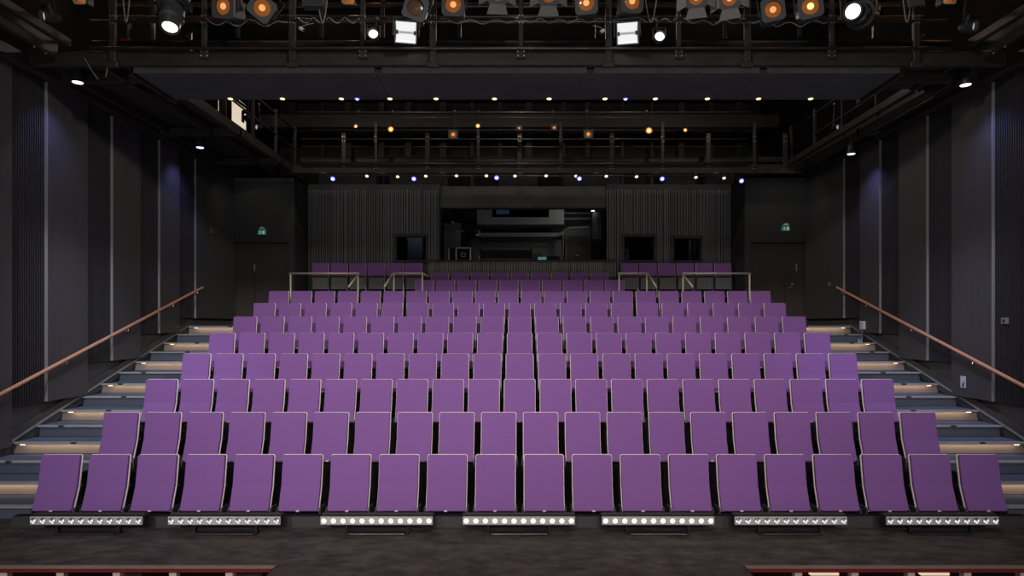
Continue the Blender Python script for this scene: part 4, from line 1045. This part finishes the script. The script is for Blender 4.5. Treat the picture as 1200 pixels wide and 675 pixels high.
# ------------------------------------------------------------------ light
def spot(name, loc, tgt, e, col, size, blend=1.0, soft=0.25):
    L = bpy.data.lights.new(name, 'SPOT'); L.energy = e; L.color = col; L.spot_size = math.radians(size); L.spot_blend = blend; L.shadow_soft_size = soft
    o = bpy.data.objects.new(name, L); COL.objects.link(o); o.location = loc
    o.rotation_euler = (Vector(tgt) - Vector(loc)).to_track_quat('-Z', 'Y').to_euler()
    return o
# front-of-house wash from the stage; an added unseen sheet above the stage keeps it off the back wall
for x, e, c in ((-4.6, 2200, (0.96, 0.92, 1.0)), (-1.6, 1650, (1.0, 0.90, 0.88)), (1.6, 1450, (1.0, 0.88, 0.84)), (4.6, 1200, (1.0, 0.90, 0.98))):
    spot('stage_wash', (x, -4.0, 5.0), (x * 0.85, 12.6, 2.4), e, c, 54, soft=0.05)
MB().box(-9, 9, -2.05, -1.98, 4.80, 11).build('wash_blocker_1', blackm)['kind'] = 'structure'  # unseen sheet behind the camera, added to cut off the top of the wash
for x in (-5.9, 5.9):
    spot('gantry_fill', (x, 3.8, 0.3), (x * 1.02, 10.6, 5.9), 110, (1.0, 0.96, 0.92), 52, soft=0.15)  # fill added to brighten the gantry undersides, no fitting here
spot('floor_fill', (0, 0.5, 7.0), (0, 6.8, 0.2), 420, (1.0, 0.88, 0.80), 100)  # fill added for the stage floor and the front row
spot('cross_light', (5.5, -1.5, 8.5), (-7.0, 12.4, 3.0), 2300, (1.0, 0.95, 0.90), 32, soft=0.4)
spot('cross_light', (-5.5, -1.5, 8.5), (7.0, 12.4, 3.0), 2100, (1.0, 0.95, 0.90), 32, soft=0.4)
for x in (-3.6, 0, 3.6):
    spot('rig_fill', (x, 2.6, 0.3), (x, 9.4, 6.2), 260, (0.96, 0.97, 0.96), 70, soft=0.2)  # fill added from below to bring out catwalk and reflector board
spot('booth_fill', (2.0, 17.3, 5.6), (-0.3, 19, 4.3), 24, (1.0, 0.98, 0.95), 140)  # fill added inside the booth, without a fitting
spot('stair_fill', (-5.0, 9.0, 5.7), (-6.25, 10.0, 0.9), 420, (0.66, 0.74, 1.0), 62)  # added blue fill for the stairs, standing in for the washers
spot('stair_fill', (5.0, 9.0, 5.7), (6.25, 10.0, 0.9), 420, (0.58, 0.64, 1.0), 62)
def point(name, loc, e, col, soft=0.15):
    L = bpy.data.lights.new(name, 'POINT'); L.energy = e; L.color = col; L.shadow_soft_size = soft
    o = bpy.data.objects.new(name, L); COL.objects.link(o); o.location = loc; return o
for x in (-4.5, 0, 4.5):
    point('upper_rig_fill', (x, 7.0, 7.9), 9, (1.0, 0.84, 0.74))  # added fill points that lift the rig out of the dark
    point('upper_rig_fill', (x, 12.6, 7.9), 60, (1.0, 0.86, 0.76))
for x in ((HL[0][0] + HL[0][1]) / 2, (HR[0][0] + HR[0][1]) / 2, (HR[1][0] + HR[1][1]) / 2):
    point('room_fill', (x, YR + 0.45, 4.9), 2.0, (0.9, 0.97, 1.0), 0.05)  # small fill added to show the contents of the dark rooms
for x in (-4.6, -3.2, -1.8, 0, 1.8, 3.2, 4.6):
    spot('rear_downlight', (x, 14.72, 5.78), (x, 16.45, 5.0), 6, (1.0, 0.93, 0.85), 110, soft=0.06)
for x in (-6.3, 6.3):
    spot('door_wall_fill', (x, 13.9, 5.8), (x, 15.4, 4.4), 9, (1.0, 0.93, 0.85), 110, soft=0.06)  # fill added to brighten the door walls, no lamp hangs here
W = bpy.data.worlds.new('world'); S.world = W; W.use_nodes = True
W.node_tree.nodes['Background'].inputs[0].default_value = (0.9, 0.92, 1.0, 1); W.node_tree.nodes['Background'].inputs[1].default_value = 0.22

vs = S.view_settings
S.display_settings.display_device = 'sRGB'
vs.view_transform = 'Standard'; vs.look = 'None'; vs.exposure = 0.0; vs.gamma = 1.0; vs.use_curve_mapping = False
S.cycles.use_denoising = True
S.cycles.max_bounces = 5; S.cycles.diffuse_bounces = 3; S.cycles.glossy_bounces = 2; S.cycles.transparent_max_bounces = 6
S.cycles.sample_clamp_indirect = 4.0
